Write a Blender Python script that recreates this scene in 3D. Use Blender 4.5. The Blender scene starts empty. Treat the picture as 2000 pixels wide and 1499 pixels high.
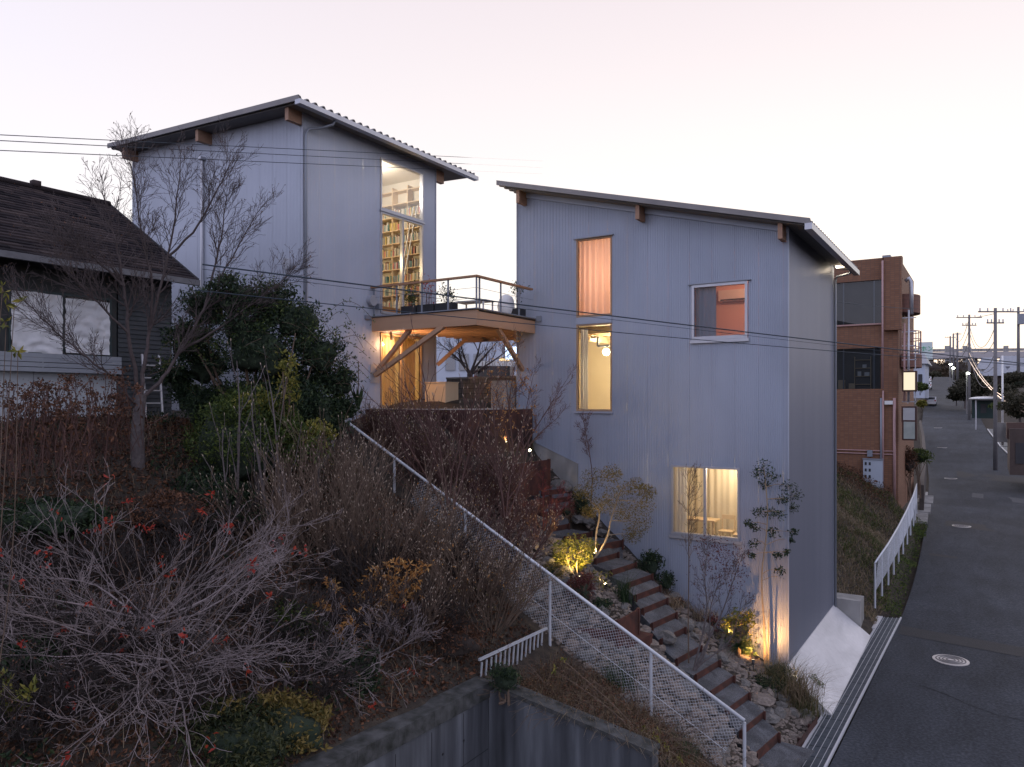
import bpy, math, random
import numpy as np
from mathutils import Vector, noise as mnoise
rnd = random.Random(7); nr = np.random.RandomState(7)
PI = math.pi
sc = bpy.context.scene
COL = sc.collection
# ------------------------------------------------------------------ camera
TH = math.atan(930/1455); F_PX = 1455.0; HOR = 785.0
RV = np.array([math.cos(TH), math.sin(TH), 0]); FV = np.array([-math.sin(TH), math.cos(TH), 0]); ZV = np.array([0, 0, 1.0])
CAM = np.array([4.524, -20.85, 8.0])
cd = bpy.data.cameras.new('camera'); cam = bpy.data.objects.new('camera', cd); COL.objects.link(cam)
cam.location = CAM; cam.rotation_euler = (PI/2, 0, TH)
cd.sensor_width = 36; cd.lens = F_PX/2000*36; cd.shift_y = (HOR-749.5)/2000; cd.clip_end = 3000; cd.clip_start = 0.1
sc.camera = cam
# ------------------------------------------------------------------ world, sun, exposure
SUN_AZ = math.radians(20)            # right of the view axis
sdir = FV*math.cos(SUN_AZ)+RV*math.sin(SUN_AZ)
w = bpy.data.worlds.new('World'); sc.world = w; w.use_nodes = True
nt = w.node_tree; nt.nodes.clear(); N = nt.nodes; L = nt.links
def nn(t, **k):
    n = N.new(t)
    for a, b in k.items(): setattr(n, a, b)
    return n
out = nn('ShaderNodeOutputWorld'); bg = nn('ShaderNodeBackground'); L.new(bg.outputs[0], out.inputs[0])
tc = nn('ShaderNodeTexCoord'); sep = nn('ShaderNodeSeparateXYZ'); L.new(tc.outputs['Generated'], sep.inputs[0])
dot = nn('ShaderNodeVectorMath', operation='DOT_PRODUCT'); L.new(tc.outputs['Generated'], dot.inputs[0]); dot.inputs[1].default_value = tuple(sdir)
mr = nn('ShaderNodeMapRange', interpolation_type='SMOOTHSTEP'); L.new(dot.outputs['Value'], mr.inputs[0])
mr.inputs[1].default_value = -0.35; mr.inputs[2].default_value = 0.92
def ramp(stops):
    r = nn('ShaderNodeValToRGB'); L.new(sep.outputs['Z'], r.inputs[0]); e = r.color_ramp.elements
    while len(e) < len(stops): e.new(0.5)
    for k, (p, c) in enumerate(stops): e[k].position = p; e[k].color = (*c, 1)
    return r
rf = ramp([(0, (1.10, 1.0, .90)), (.16, (1.03, .98, .94)), (.34, (.92, .855, .865)), (.55, (.80, .70, .745)), (1, (.46, .46, .58))])
rb = ramp([(0, (.84, .80, .98)), (.25, (.85, .88, 1.18)), (.6, (.78, .83, 1.18)), (1, (.72, .73, .94))])
mix = nn('ShaderNodeMix', data_type='RGBA'); L.new(mr.outputs[0], mix.inputs['Factor']); L.new(rb.outputs[0], mix.inputs[6]); L.new(rf.outputs[0], mix.inputs[7])
sky = nn('ShaderNodeTexSky', sky_type='NISHITA'); sky.sun_disc = False
sky.sun_elevation = math.radians(3); sky.sun_rotation = math.atan2(sdir[0], sdir[1])
sm = nn('ShaderNodeVectorMath', operation='SCALE'); L.new(sky.outputs[0], sm.inputs[0]); sm.inputs['Scale'].default_value = 0.018
add = nn('ShaderNodeMix', data_type='RGBA', blend_type='ADD'); add.inputs['Factor'].default_value = 1
L.new(mix.outputs[2], add.inputs[6]); L.new(sm.outputs[0], add.inputs[7]); L.new(add.outputs[2], bg.inputs[0]); bg.inputs[1].default_value = 1.0
sl = bpy.data.lights.new('sunset_glow', 'SUN'); sl.energy = 0.3; sl.angle = math.radians(14); sl.color = (1, .8, .68)
so = bpy.data.objects.new('sunset_glow', sl); COL.objects.link(so)
so.rotation_euler = Vector((sdir[0], sdir[1], math.tan(math.radians(5)))).to_track_quat('Z', 'Y').to_euler()
vs = sc.view_settings; vs.view_transform = 'Standard'; vs.look = 'None'; vs.exposure = 0.1; vs.gamma = 1; vs.use_curve_mapping = False
sc.cycles.use_denoising = True
try: sc.cycles.denoiser = 'OPENIMAGEDENOISE'
except Exception: pass
sc.cycles.max_bounces = 6; sc.cycles.diffuse_bounces = 3; sc.cycles.glossy_bounces = 3; sc.cycles.transparent_max_bounces = 10
sc.cycles.caustics_reflective = False; sc.cycles.caustics_refractive = False
sc.cycles.sample_clamp_indirect = 4; sc.cycles.filter_width = 1.5
# ------------------------------------------------------------------ measuring helpers (photo 2000x1499)
def ray(x, y): return (x-1000)/F_PX*RV+FV+(HOR-y)/F_PX*ZV
def pv(x, y, v): d = ray(x, y); return CAM+(v-CAM[1])/d[1]*d
def pu(x, y, u): d = ray(x, y); return CAM+(u-CAM[0])/d[0]*d
def pz(x, y, z): d = ray(x, y); return CAM+(z-CAM[2])/d[2]*d
def pd(x, y, Y): return CAM+Y*ray(x, y)
# ------------------------------------------------------------------ mesh builder
class MB:
    def __init__(s): s.V = []; s.Fc = []; s.n = 0; s.smooth = False
    def add(s, v, f):
        v = np.asarray(v, float).reshape(-1, 3); s.V.append(v); n = s.n
        s.Fc.extend([tuple(i+n for i in q) for q in f]); s.n += len(v)
    def addarr(s, v, farr):
        s.V.append(v); s.Fc.extend((farr+s.n).tolist()); s.n += len(v)
    def box(s, x0, x1, y0, y1, z0, z1):
        s.add([(x0,y0,z0),(x1,y0,z0),(x1,y1,z0),(x0,y1,z0),(x0,y0,z1),(x1,y0,z1),(x1,y1,z1),(x0,y1,z1)],
              [(0,3,2,1),(4,5,6,7),(0,1,5,4),(1,2,6,5),(2,3,7,6),(3,0,4,7)]); return s
    def prism(s, poly, axis, a0, a1):
        n = len(poly); v = []
        for a in (a0, a1):
            for p in poly:
                q = list(p); q.insert(axis, a); v.append(q)
        s.add(v, [tuple(range(n-1, -1, -1)), tuple(range(n, 2*n))]+[(i, (i+1) % n, n+(i+1) % n, n+i) for i in range(n)]); return s
    def beam(s, p0, p1, wd, ht, up=(0, 0, 1)):
        p0 = np.array(p0, float); p1 = np.array(p1, float); d = p1-p0; d /= np.linalg.norm(d)
        up = np.array(up, float)
        if abs(d@up) > .98: up = np.array((1., 0, 0))
        a = np.cross(d, up); a /= np.linalg.norm(a); b = np.cross(a, d); v = []
        for p in (p0, p1):
            for sa, sb in ((-1,-1),(1,-1),(1,1),(-1,1)): v.append(p+a*sa*wd/2+b*sb*ht/2)
        s.add(v, [(3,2,1,0),(4,5,6,7),(0,1,5,4),(1,2,6,5),(2,3,7,6),(3,0,4,7)]); return s
    def tube(s, pts, r, k=6, cap=True):
        P = np.asarray(pts, float); m = len(P)
        R = np.full(m, r, float) if np.isscalar(r) else np.asarray(r, float)
        T = np.empty_like(P); T[1:-1] = P[2:]-P[:-2]; T[0] = P[1]-P[0]; T[-1] = P[-1]-P[-2]
        T /= (np.linalg.norm(T, axis=1)[:, None]+1e-9)
        ref = np.array((.13, .21, .97)) if abs(T[0][2]) < .9 else np.array((.97, .17, .11))
        A = np.cross(T, ref); A /= (np.linalg.norm(A, axis=1)[:, None]+1e-9); B = np.cross(T, A)
        an = np.arange(k)*2*PI/k
        V = P[:, None, :]+R[:, None, None]*(np.cos(an)[None, :, None]*A[:, None, :]+np.sin(an)[None, :, None]*B[:, None, :])
        i = np.arange(m-1)[:, None]*k; j = np.arange(k)[None, :]; j2 = (j+1) % k
        Q = np.stack([i+j, i+j2, i+k+j2, i+k+j], -1).reshape(-1, 4)
        n0 = s.n; s.addarr(V.reshape(-1, 3), Q)
        if cap: s.Fc.append(tuple(n0+q for q in range(k-1, -1, -1))); s.Fc.append(tuple(n0+(m-1)*k+q for q in range(k)))
        return s
    def cyl(s, c, r, z0, z1, k=16, r2=None): return s.tube([(c[0], c[1], z0), (c[0], c[1], z1)], [r, r if r2 is None else r2], k)
    def leaves(s, P, size, up=0.2, wid=.42, D=None, jit=1.0):
        P = np.asarray(P, float); n = len(P)
        if n == 0: return s
        d = nr.normal(size=(n, 3))*jit
        if D is not None: d += D
        d[:, 2] += up; d /= np.linalg.norm(d, axis=1)[:, None]
        q = nr.normal(size=(n, 3)); sd = np.cross(d, q); sd /= (np.linalg.norm(sd, axis=1)[:, None]+1e-9)
        nm = np.cross(d, sd); Ls = (size*nr.uniform(.6, 1.3, n))[:, None]
        V = np.stack([P, P+d*Ls*.5+sd*Ls*wid*.5+nm*Ls*.08, P+d*Ls-nm*Ls*.1, P+d*Ls*.5-sd*Ls*wid*.5+nm*Ls*.08], 1).reshape(-1, 3)
        s.addarr(V, np.arange(4*n).reshape(n, 4)); return s
    def blob(s, c, r, seed=0, rough=.3, sub=2, flat=.7):
        import bmesh
        bm = bmesh.new(); bmesh.ops.create_icosphere(bm, subdivisions=sub, radius=1)
        v = []
        for q in bm.verts:
            h = mnoise.noise(q.co*1.3+Vector((seed*3.1, seed*1.7, 0)))*rough*1.4+mnoise.noise(q.co*3.1+Vector((seed, 0, 5)))*rough*.5
            p = q.co*(1+h); v.append((c[0]+p.x*r[0], c[1]+p.y*r[1], c[2]+p.z*r[2]))
        s.add(v, [tuple(x.index for x in f.verts) for f in bm.faces]); bm.free(); return s
    def mesh(s, name, off=(0, 0, 0)):
        me = bpy.data.meshes.new(name)
        V = np.concatenate(s.V)-np.array(off) if s.V else np.zeros((0, 3))
        me.from_pydata(V.tolist(), [], s.Fc)
        if s.smooth: me.polygons.foreach_set('use_smooth', [True]*len(me.polygons))
        me.update(); return me
LOC = {}
def tag(o, label=None, cat=None, group=None, kind=None):
    if label: o['label'] = label
    if cat: o['category'] = cat
    if group: o['group'] = group
    if kind: o['kind'] = kind
    return o
def thing(name, label, cat, loc=(0, 0, 0), group=None):
    o = bpy.data.objects.new(name, None); COL.objects.link(o); o.location = tuple(map(float, loc)); o.empty_display_size = .2
    LOC[o.name] = np.array(loc, float); return tag(o, label, cat, group)
def obj(name, mb, m, parent=None, label=None, cat=None, group=None, kind=None, loc=None):
    if parent is not None: off = LOC[parent.name]
    else: off = np.array(loc if loc is not None else (0, 0, 0), float)
    me = mb.mesh(name, off) if isinstance(mb, MB) else mb
    o = bpy.data.objects.new(name, me); COL.objects.link(o)
    if me.materials.find(m.name) < 0 and m: me.materials.append(m)
    if parent is not None: o.parent = parent
    else: o.location = tuple(off)
    LOC[o.name] = off; return tag(o, label, cat, group, kind)
def struct(name, mb, m): return obj(name, mb, m, kind='structure')
def dup(o, loc, rz=0, sc_=1, label=None):
    c = o.copy(); COL.objects.link(c); c.location = tuple(map(float, loc)); c.rotation_euler = (0, 0, rz); c.scale = (sc_,)*3
    for ch in o.children:
        k = ch.copy(); COL.objects.link(k); k.parent = c
        for g in ch.children:
            q = g.copy(); COL.objects.link(q); q.parent = k
    if label: c['label'] = label
    return c
def light(name, p, e, col, r=.08, parent=None, spot=None, to=None, blend=.6):
    l = bpy.data.lights.new(name, 'SPOT' if spot else 'POINT'); l.energy = e; l.color = col; l.shadow_soft_size = r
    if spot: l.spot_size = math.radians(spot); l.spot_blend = blend
    o = bpy.data.objects.new(name, l); COL.objects.link(o)
    off = LOC[parent.name] if parent is not None else np.zeros(3)
    o.location = tuple(np.array(p, float)-off)
    if to is not None: o.rotation_euler = (Vector(p)-Vector(to)).to_track_quat('Z', 'Y').to_euler()
    if parent is not None: o.parent = parent
    return o
# ------------------------------------------------------------------ materials
def M(name, c1, c2=None, scale=4, rough=.7, metal=0, bump=0, bscale=None, stretch=(1, 1, 1), island=False, emit=None, detail=6, spec=.5, contrast=.25, coat=0, c3=None):
    m = bpy.data.materials.new(name); m.use_nodes = True; t = m.node_tree; b = t.nodes['Principled BSDF']
    b.inputs['Roughness'].default_value = rough; b.inputs['Metallic'].default_value = metal; b.inputs['Base Color'].default_value = (*c1, 1)
    b.inputs['Specular IOR Level'].default_value = spec; b.inputs['Coat Weight'].default_value = coat
    tcn = t.nodes.new('ShaderNodeTexCoord'); mp = t.nodes.new('ShaderNodeMapping'); mp.inputs['Scale'].default_value = stretch
    t.links.new(tcn.outputs['Object'], mp.inputs[0])
    if c2 is not None:
        rp = t.nodes.new('ShaderNodeValToRGB'); e = rp.color_ramp.elements
        e[0].color = (*c1, 1); e[1].color = (*c2, 1); e[0].position = .5-contrast; e[1].position = .5+contrast
        if c3: q = e.new(.5); q.color = (*c3, 1)
        if island:
            g = t.nodes.new('ShaderNodeNewGeometry'); t.links.new(g.outputs['Random Per Island'], rp.inputs[0])
        else:
            nz = t.nodes.new('ShaderNodeTexNoise'); nz.inputs['Scale'].default_value = scale; nz.inputs['Detail'].default_value = detail
            t.links.new(mp.outputs[0], nz.inputs['Vector']); t.links.new(nz.outputs['Fac'], rp.inputs[0])
        t.links.new(rp.outputs[0], b.inputs['Base Color'])
    if bump:
        n2 = t.nodes.new('ShaderNodeTexNoise'); n2.inputs['Scale'].default_value = bscale or scale*4; n2.inputs['Detail'].default_value = 5
        t.links.new(mp.outputs[0], n2.inputs['Vector']); bp = t.nodes.new('ShaderNodeBump'); bp.inputs['Strength'].default_value = bump; bp.inputs['Distance'].default_value = .03
        t.links.new(n2.outputs['Fac'], bp.inputs['Height']); t.links.new(bp.outputs[0], b.inputs['Normal'])
    if emit: b.inputs['Emission Color'].default_value = (*emit[:3], 1); b.inputs['Emission Strength'].default_value = emit[3]
    return m
def leafmat(name, c1, c2, c3=None, tr=.25, rough=.55):
    m = M(name, c1, c2, island=True, rough=rough, contrast=.4, c3=c3, spec=.3); t = m.node_tree; b = t.nodes['Principled BSDF']
    o = t.nodes['Material Output']; td = t.nodes.new('ShaderNodeBsdfTranslucent'); mx = t.nodes.new('ShaderNodeMixShader'); mx.inputs[0].default_value = tr
    src = b.inputs['Base Color'].links[0].from_socket; t.links.new(src, td.inputs[0])
    t.links.new(b.outputs[0], mx.inputs[1]); t.links.new(td.outputs[0], mx.inputs[2]); t.links.new(mx.outputs[0], o.inputs[0]); return m
def glassmat(name, tint=(1, 1, 1), refl=1.0, rough=.0):
    m = bpy.data.materials.new(name); m.use_nodes = True; t = m.node_tree; t.nodes.remove(t.nodes['Principled BSDF']); o = t.nodes['Material Output']
    tr = t.nodes.new('ShaderNodeBsdfTransparent'); tr.inputs[0].default_value = (*tint, 1); g = t.nodes.new('ShaderNodeBsdfGlossy'); g.inputs['Roughness'].default_value = rough
    fr = t.nodes.new('ShaderNodeFresnel'); fr.inputs[0].default_value = 1.5; mu = t.nodes.new('ShaderNodeMath'); mu.operation = 'MULTIPLY'; mu.inputs[1].default_value = refl; mu.use_clamp = True
    mx = t.nodes.new('ShaderNodeMixShader'); t.links.new(fr.outputs[0], mu.inputs[0]); t.links.new(mu.outputs[0], mx.inputs[0]); t.links.new(tr.outputs[0], mx.inputs[1]); t.links.new(g.outputs[0], mx.inputs[2]); t.links.new(mx.outputs[0], o.inputs[0]); return m
def clothmat(name, c, tr=.5):
    m = bpy.data.materials.new(name); m.use_nodes = True; t = m.node_tree; b = t.nodes['Principled BSDF']; b.inputs['Base Color'].default_value = (*c, 1); b.inputs['Roughness'].default_value = .9
    o = t.nodes['Material Output']; td = t.nodes.new('ShaderNodeBsdfTranslucent'); td.inputs[0].default_value = (*c, 1); mx = t.nodes.new('ShaderNodeMixShader'); mx.inputs[0].default_value = tr
    t.links.new(b.outputs[0], mx.inputs[1]); t.links.new(td.outputs[0], mx.inputs[2]); t.links.new(mx.outputs[0], o.inputs[0]); return m
def emat(name, c, s): return M(name, (0.02, .02, .02), emit=(*c, s))
def brickmat(name, c1, c2, mortar, sx, sz, mort=.012, axis_swap=False):
    m = M(name, c1, rough=.75); t = m.node_tree; b = t.nodes['Principled BSDF']
    g = t.nodes.new('ShaderNodeTexCoord'); s = t.nodes.new('ShaderNodeSeparateXYZ'); t.links.new(g.outputs['Object'], s.inputs[0])
    ad = t.nodes.new('ShaderNodeMath'); ad.operation = 'ADD'; t.links.new(s.outputs['X'], ad.inputs[0]); t.links.new(s.outputs['Y'], ad.inputs[1])
    cb = t.nodes.new('ShaderNodeCombineXYZ'); t.links.new(ad.outputs[0], cb.inputs[0]); t.links.new(s.outputs['Z'], cb.inputs[1])
    br = t.nodes.new('ShaderNodeTexBrick'); br.inputs['Scale'].default_value = 1; br.inputs['Brick Width'].default_value = sx; br.inputs['Row Height'].default_value = sz
    br.inputs['Mortar Size'].default_value = mort; br.inputs['Color1'].default_value = (*c1, 1); br.inputs['Color2'].default_value = (*c2, 1); br.inputs['Mortar'].default_value = (*mortar, 1); br.offset = 0 if axis_swap else .5
    t.links.new(cb.outputs[0], br.inputs['Vector']); t.links.new(br.outputs['Color'], b.inputs['Base Color']); return m
def mottle(m, scale, lo, hi, stretch=(1, 1, 1), p0=.35, p1=.65):
    t = m.node_tree; b = t.nodes['Principled BSDF']; ip = b.inputs['Base Color']; n = t.nodes.new
    tcn = n('ShaderNodeTexCoord'); mp = n('ShaderNodeMapping'); mp.inputs['Scale'].default_value = stretch; nz = n('ShaderNodeTexNoise'); nz.inputs['Scale'].default_value = scale; nz.inputs['Detail'].default_value = 9; nz.inputs['Distortion'].default_value = .6
    r = n('ShaderNodeValToRGB'); e = r.color_ramp.elements; e[0].position = p0; e[1].position = p1; e[0].color = (lo,)*3+(1,); e[1].color = (hi,)*3+(1,)
    mx = n('ShaderNodeMix'); mx.data_type = 'RGBA'; mx.blend_type = 'MULTIPLY'; mx.inputs['Factor'].default_value = 1
    t.links.new(tcn.outputs['Object'], mp.inputs[0]); t.links.new(mp.outputs[0], nz.inputs['Vector']); t.links.new(nz.outputs['Fac'], r.inputs[0]); src = ip.links[0].from_socket; t.links.new(src, mx.inputs[6]); t.links.new(r.outputs[0], mx.inputs[7]); t.links.new(mx.outputs[2], ip); return m
m_zinc = M('galvanised ribbed steel', (.335, .37, .45), (.395, .43, .51), 1.4, .45, .25, stretch=(1, 1, .08), contrast=.35)
m_zinc2 = M('pale galvanised cladding', (.40, .425, .495), (.455, .485, .555), 1.2, .45, .2, stretch=(1, 1, .06), contrast=.35)
m_roof = M('roof steel', (.20, .185, .18), (.27, .25, .24), 2, .6, .15)
m_alu = M('aluminium', (.42, .43, .47), (.5, .5, .53), 3, .35, .5)
m_pipe = M('grey downpipe', (.25, .27, .31), rough=.45, metal=.3)
m_wood = M('timber', (.42, .23, .12), (.33, .17, .09), 3, .6, stretch=(1, 1, 8), bump=.1)
m_beam = M('timber beam end', (.40, .24, .16), (.33, .19, .12), 5, .6, bump=.1)
m_ply = M('plywood', (.62, .46, .28), (.70, .54, .35), 2, .6, stretch=(1, 1, .3))
m_cream = M('cream plaster', (.74, .64, .48), (.78, .68, .52), 1.5, .8)
m_pink = M('pink plaster', (.72, .48, .42), (.74, .52, .46), 1.5, .8)
m_white = M('white paint', (.78, .77, .75), (.72, .71, .69), 3, .5)
m_black = M('black metal', (.02, .02, .022), rough=.5)
m_dark = M('dark interior', (.035, .035, .04), (.05, .048, .05), 2, .8)
m_conc = M('concrete', (.30, .29, .28), (.38, .37, .35), 2.5, .85, bump=.15, bscale=30)
m_apron = M('smooth new concrete', (.56, .55, .55), (.68, .66, .655), 1.6, .5, bump=.12, stretch=(1, .35, 1), detail=10)
m_wallc = M('stained retaining concrete', (.018, .019, .022), (.19, .20, .215), 3.2, .85, bump=.3, bscale=14, stretch=(1, 1, .10), contrast=.26, c3=(.085, .09, .10), detail=12)
m_cope = M('mossy coping', (.016, .018, .014), (.085, .085, .085), 5, .9, bump=.3, bscale=30, contrast=.2)
m_corten = M('weathering steel', (.060, .019, .013), (.12, .036, .021), 6, .75, bump=.1, c3=(.085, .026, .016))
m_cortd = M('dark weathering steel', (.045, .017, .013), (.08, .027, .018), 6, .75, bump=.1)
m_gravel = M('grey gravel', (.03, .033, .04), (.20, .205, .22), 60, .9, bump=.9, bscale=90, detail=3, contrast=.22)
m_asph = M('asphalt', (.024, .028, .036), (.082, .09, .105), 14, .82, bump=.6, bscale=120, contrast=.22, c3=(.045, .051, .062), detail=15, spec=.3)
m_asph2 = M('asphalt patch', (.010, .011, .014), (.017, .018, .022), 3, .75, bump=.3, bscale=160)
m_asph3 = M('paler asphalt patch', (.05, .053, .06), (.07, .072, .08), 3, .8, bump=.3, bscale=160)
m_grate = M('grating steel', (.05, .065, .085), (.09, .11, .13), 8, .45, .5)
m_gedge = M('grating edge', (.62, .63, .66), rough=.4, metal=.4)
m_iron = M('cast iron cover', (.62, .58, .53), (.48, .45, .42), 12, .5, .2, bump=.3)
m_soil = M('leaf strewn soil', (.018, .013, .010), (.06, .045, .03), 5, .95, bump=.8, bscale=25, c3=(.035, .026, .018))
m_grass = M('rough grass ground', (.02, .03, .012), (.07, .06, .035), 3, .95, bump=.8, bscale=20, c3=(.035, .045, .018))
m_rock = M('tan stone', (.10, .082, .066), (.27, .22, .185), 4, .85, bump=.5, bscale=14)
m_rock2 = M('grey stone', (.08, .076, .07), (.20, .185, .17), 4, .85, bump=.5, bscale=14)
m_fencew = M('white galvanised tube', (.62, .64, .68), (.5, .52, .55), 20, .4, .2, stretch=(1, 1, .3))
m_bark = M('grey bark', (.07, .056, .053), (.15, .125, .12), 14, .85, bump=.3)
m_barkr = M('red brown twig', (.075, .036, .030), (.125, .065, .052), 10, .8)
m_barkv = M('pale violet twig', (.11, .086, .08), (.29, .235, .23), 3, .75)
m_barkb = M('brown twig', (.085, .056, .038), (.17, .115, .08), 5, .8)
m_bud = M('pale bud', (.42, .33, .24), (.34, .26, .2), 20, .7)
m_barkl = M('pale smooth bark', (.36, .28, .18), (.26, .20, .14), 12, .7)
mottle(m_asph, .22, .70, 1.1); mottle(m_asph, 1.6, .80, 1.05, (1, .25, 1)); mottle(m_apron, .9, .84, 1.0, (2.2, .6, 1)); mottle(m_apron, 7, .92, 1.0); mottle(m_corten, 2.2, .45, 1.1); mottle(m_cortd, 2.2, .5, 1.1); mottle(m_conc, 1.2, .6, 1.05, (1, 1, .3)); mottle(m_gravel, 2.5, .5, 1.1); mottle(m_zinc, .35, .90, 1.04); mottle(m_zinc2, .35, .92, 1.04)
m_glass = glassmat('window glass', refl=1.0)
m_glassr = glassmat('reflective glass', (.85, .87, .9), 2.6)
m_shingle = None
# ------------------------------------------------------------------ terrain
pts = []
def T(*p): pts.append(p)
for p in [(.5,-4.1,.35),(-.8,-3.4,1.1),(-2.05,-2.75,1.85),(-3.37,-1.9,2.9),(-4.6,-1.5,3.25),(-5.9,-1.6,4.05),(-6.8,-1,5.2),
 (0,0,.75),(-1.94,0,1.6),(-3.46,0,2.55),(-5,0,3.9),(-6.33,0,5.1),(-7.8,-.2,6.2),
 (.6,-6.5,.5),(-1.28,-6.5,1.6),(-3.65,-6.5,2.6),(-6,-6.5,4.4),(-8,-6.5,5.6),(-10.1,-6.5,6.7),(-11.6,-6.6,7.2),
 (-8,-4.3,6.3),(-10,-4.6,6.8),(-11.8,-4.6,7.3),(-5.5,-3.8,4.2),(-3,-4.4,2.55),(-1.2,-4.9,1.55),(-6.8,-3.4,5.0),
 (-11.8,-3.1,7.7),(-9,-3.1,7.7),(-8.8,0,7.7),(-10,2,7.7),(-12,5,7.75),(-20,10,7.8),(-8,14,7.8),(-20,-2,7.8),(-8,30,8),(-25,25,8),
 (-5.54,-16.6,3.6),(-4.92,-15,3.4),(-3.6,-13.6,2.85),(-8.34,-15.4,4.4),(-7.28,-13.56,4.5),(-5.5,-11.8,3.75),(-4.78,-9.94,3.4),(-4.73,-8.36,4.0),
 (-11.1,-14.2,6.4),(-10.56,-12.1,6.75),(-8.73,-10.3,6.1),(-7.38,-8.6,5.4),(-13.2,-13.5,7.5),(-12.6,-11.2,7.55),(-11,-9.3,7.1),(-14,-8,7.5),(-18,-8,7.6),(-18,-14,7.6),(-10,-20,6),(-6,-22,4.2),
 (-3.5,-9.1,2.45),(-3.7,-7.8,2.5),(-3.5,-18,2.85),(-.1,-9.0,2.1),(-1.7,-9.0,2.35),(-2.9,-9,2.5),(-1.5,-7.6,2.05),(.3,-8,1.2),(1,-9.5,.6),(2,-10,-.2),(1.1,-6.5,.1),(1.0,-3,-.15),(.9,0,-.15),(.9,5,-.15),(.15,3.5,.3),
 (0,7.6,1.0),(.4,9,.6),(-1.2,9.5,2.3),(-2,13,3.6),(-3,19,4.4),(-3,23.4,4.6),(0.2,23.5,3.0),(.6,16,1.6),(1.1,12,.25),(1.35,18,.55),(1.3,24,1.0),(.3,27,2.2),(-8,24,6),(1.25,9.4,.0),
 (5,-20,-.5),(5,0,-.5),(5,12,-.4),(5.5,30,.0),(5,56,.7),(3.5,76,2.4),(2.5,92,4.2),(12,0,-.3),(16,30,.4),(14,70,2.4),(-10,100,5),(-6,60,2),(-4,150,9.5),(-6,215,14),(30,0,0),(60,100,4),(60,300,15),(-100,300,15),(-100,0,9),(-60,-60,5),(60,-60,-3)]: T(*p)
CT = np.array(pts)
_D = np.linalg.norm(CT[:, None, :2]-CT[None, :, :2], axis=2); _n = len(CT)
_A = np.zeros((_n+3, _n+3)); _A[:_n, :_n] = _D+np.eye(_n)*(-.02); _A[:_n, _n] = 1; _A[:_n, _n+1:] = CT[:, :2]; _A[_n:, :_n] = _A[:_n, _n:].T
_W = np.linalg.solve(_A, np.concatenate([CT[:, 2], np.zeros(3)]))
def ground_arr(U, Vv):
    P = np.stack([U.ravel(), Vv.ravel()], 1); out = np.empty(len(P))
    for a in range(0, len(P), 20000):
        q = P[a:a+20000]; d = np.linalg.norm(q[:, None, :]-CT[None, :, :2], axis=2); out[a:a+20000] = d@_W[:_n]+_W[_n]+q@_W[_n+1:]
    return np.clip(out, -6, 22).reshape(U.shape)
def gz(u, v): return float(ground_arr(np.array([[u]]), np.array([[v]]))[0, 0])
def gp(x, y, lo=6, hi=45):
    d = ray(x, y); Ys = np.linspace(lo, hi, 400); P = CAM+Ys[:, None]*d; g = ground_arr(P[:, 0], P[:, 1])
    k = np.argmax(P[:, 2] < g); q = P[k] if P[k, 2] < g[k] else P[-1]
    if q[1] > -.3 and -8.7 < q[0] < .3 and q[1] < 7.5: q = pv(x, y, -.4); q[2] = gz(q[0], q[1])      # the house stands there: the plant grows at its foot
    return q
def axis(lo, hi, step, far):
    a = list(np.arange(lo, hi+1e-6, step)); s = step; x = hi
    while x < far: s *= 1.15; x += s; a.append(x)
    s = step; x = lo; b = []
    while x > -far: s *= 1.35; x -= s; b.append(x)
    return np.array(b[::-1]+a)
gu = axis(-20, 3, .2, 900); gv = axis(-19, 26, .2, 900)
U, Vg = np.meshgrid(gu, gv); Zg = ground_arr(U, Vg)
bump = np.array([[mnoise.noise(Vector((u*.9, v*.9, 0)))*.12+mnoise.noise(Vector((u*2.7, v*2.7, 3)))*.06 for u in gu] for v in gv])
near = (U > -20) & (U < 1.0) & (Vg < 25) & (Vg > -19); Zg = Zg+np.where(near, bump*.8, 0)
Zg = np.where((U > -8.45) & (U < -.2) & (Vg > .15) & (Vg < 6.7), .2, Zg)          # under the house
Zg = np.where((U > -20.4) & (U < -12.2) & (Vg > -5.9) & (Vg < -.2), 7.0, Zg)
Zg = np.where((U > -3.5) & (U < .0) & (Vg < -9.15), -.8, Zg)                       # the pit behind the retaining walls
Zg = np.where((U > -3.5) & (Vg < -11.5), np.minimum(Zg, -.8), Zg)
_rm = []
def _corr(Zg):
    P = np.stack([U.ravel(), Vg.ravel()], 1); sel = np.where((P[:, 1] > 25) & (P[:, 1] < 330))[0]; z = Zg.ravel().copy()
    LW = [tuple(q) for q in CORR]; C = np.array(LW)
    for a in range(0, len(sel), 5000):
        ix = sel[a:a+5000]; d = np.linalg.norm(P[ix][:, None, :]-C[None, :, :2], axis=2); k = d.argmin(1); dm = d.min(1); zc = C[k, 2]
        z[ix] = np.where(dm < 9, np.minimum(z[ix], zc-.45), np.where(dm < 45, np.minimum(z[ix], zc-.3+(dm-9)*.03), np.minimum(z[ix], zc+1+(dm-45)*.05)))
    return z.reshape(Zg.shape)
_c = [(5.3, 20, .2), (5.3, 27, .4), tuple(pd(1905,1020,46)), tuple(pd(1905,930,67)), tuple(pd(1870,870,85)), tuple(pd(1860,834,98)), tuple(pd(1850,770,150)), tuple(pd(1840,737,220)), tuple(pd(1832,725,300))]
_c = np.array(_c); _d = np.concatenate([[0], np.cumsum(np.linalg.norm(np.diff(_c[:, :2], axis=0), axis=1))]); _t = np.linspace(0, _d[-1], 140)
CORR = np.stack([np.interp(_t, _d, _c[:, k]) for k in range(3)], 1); Zg = _corr(Zg)
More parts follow.
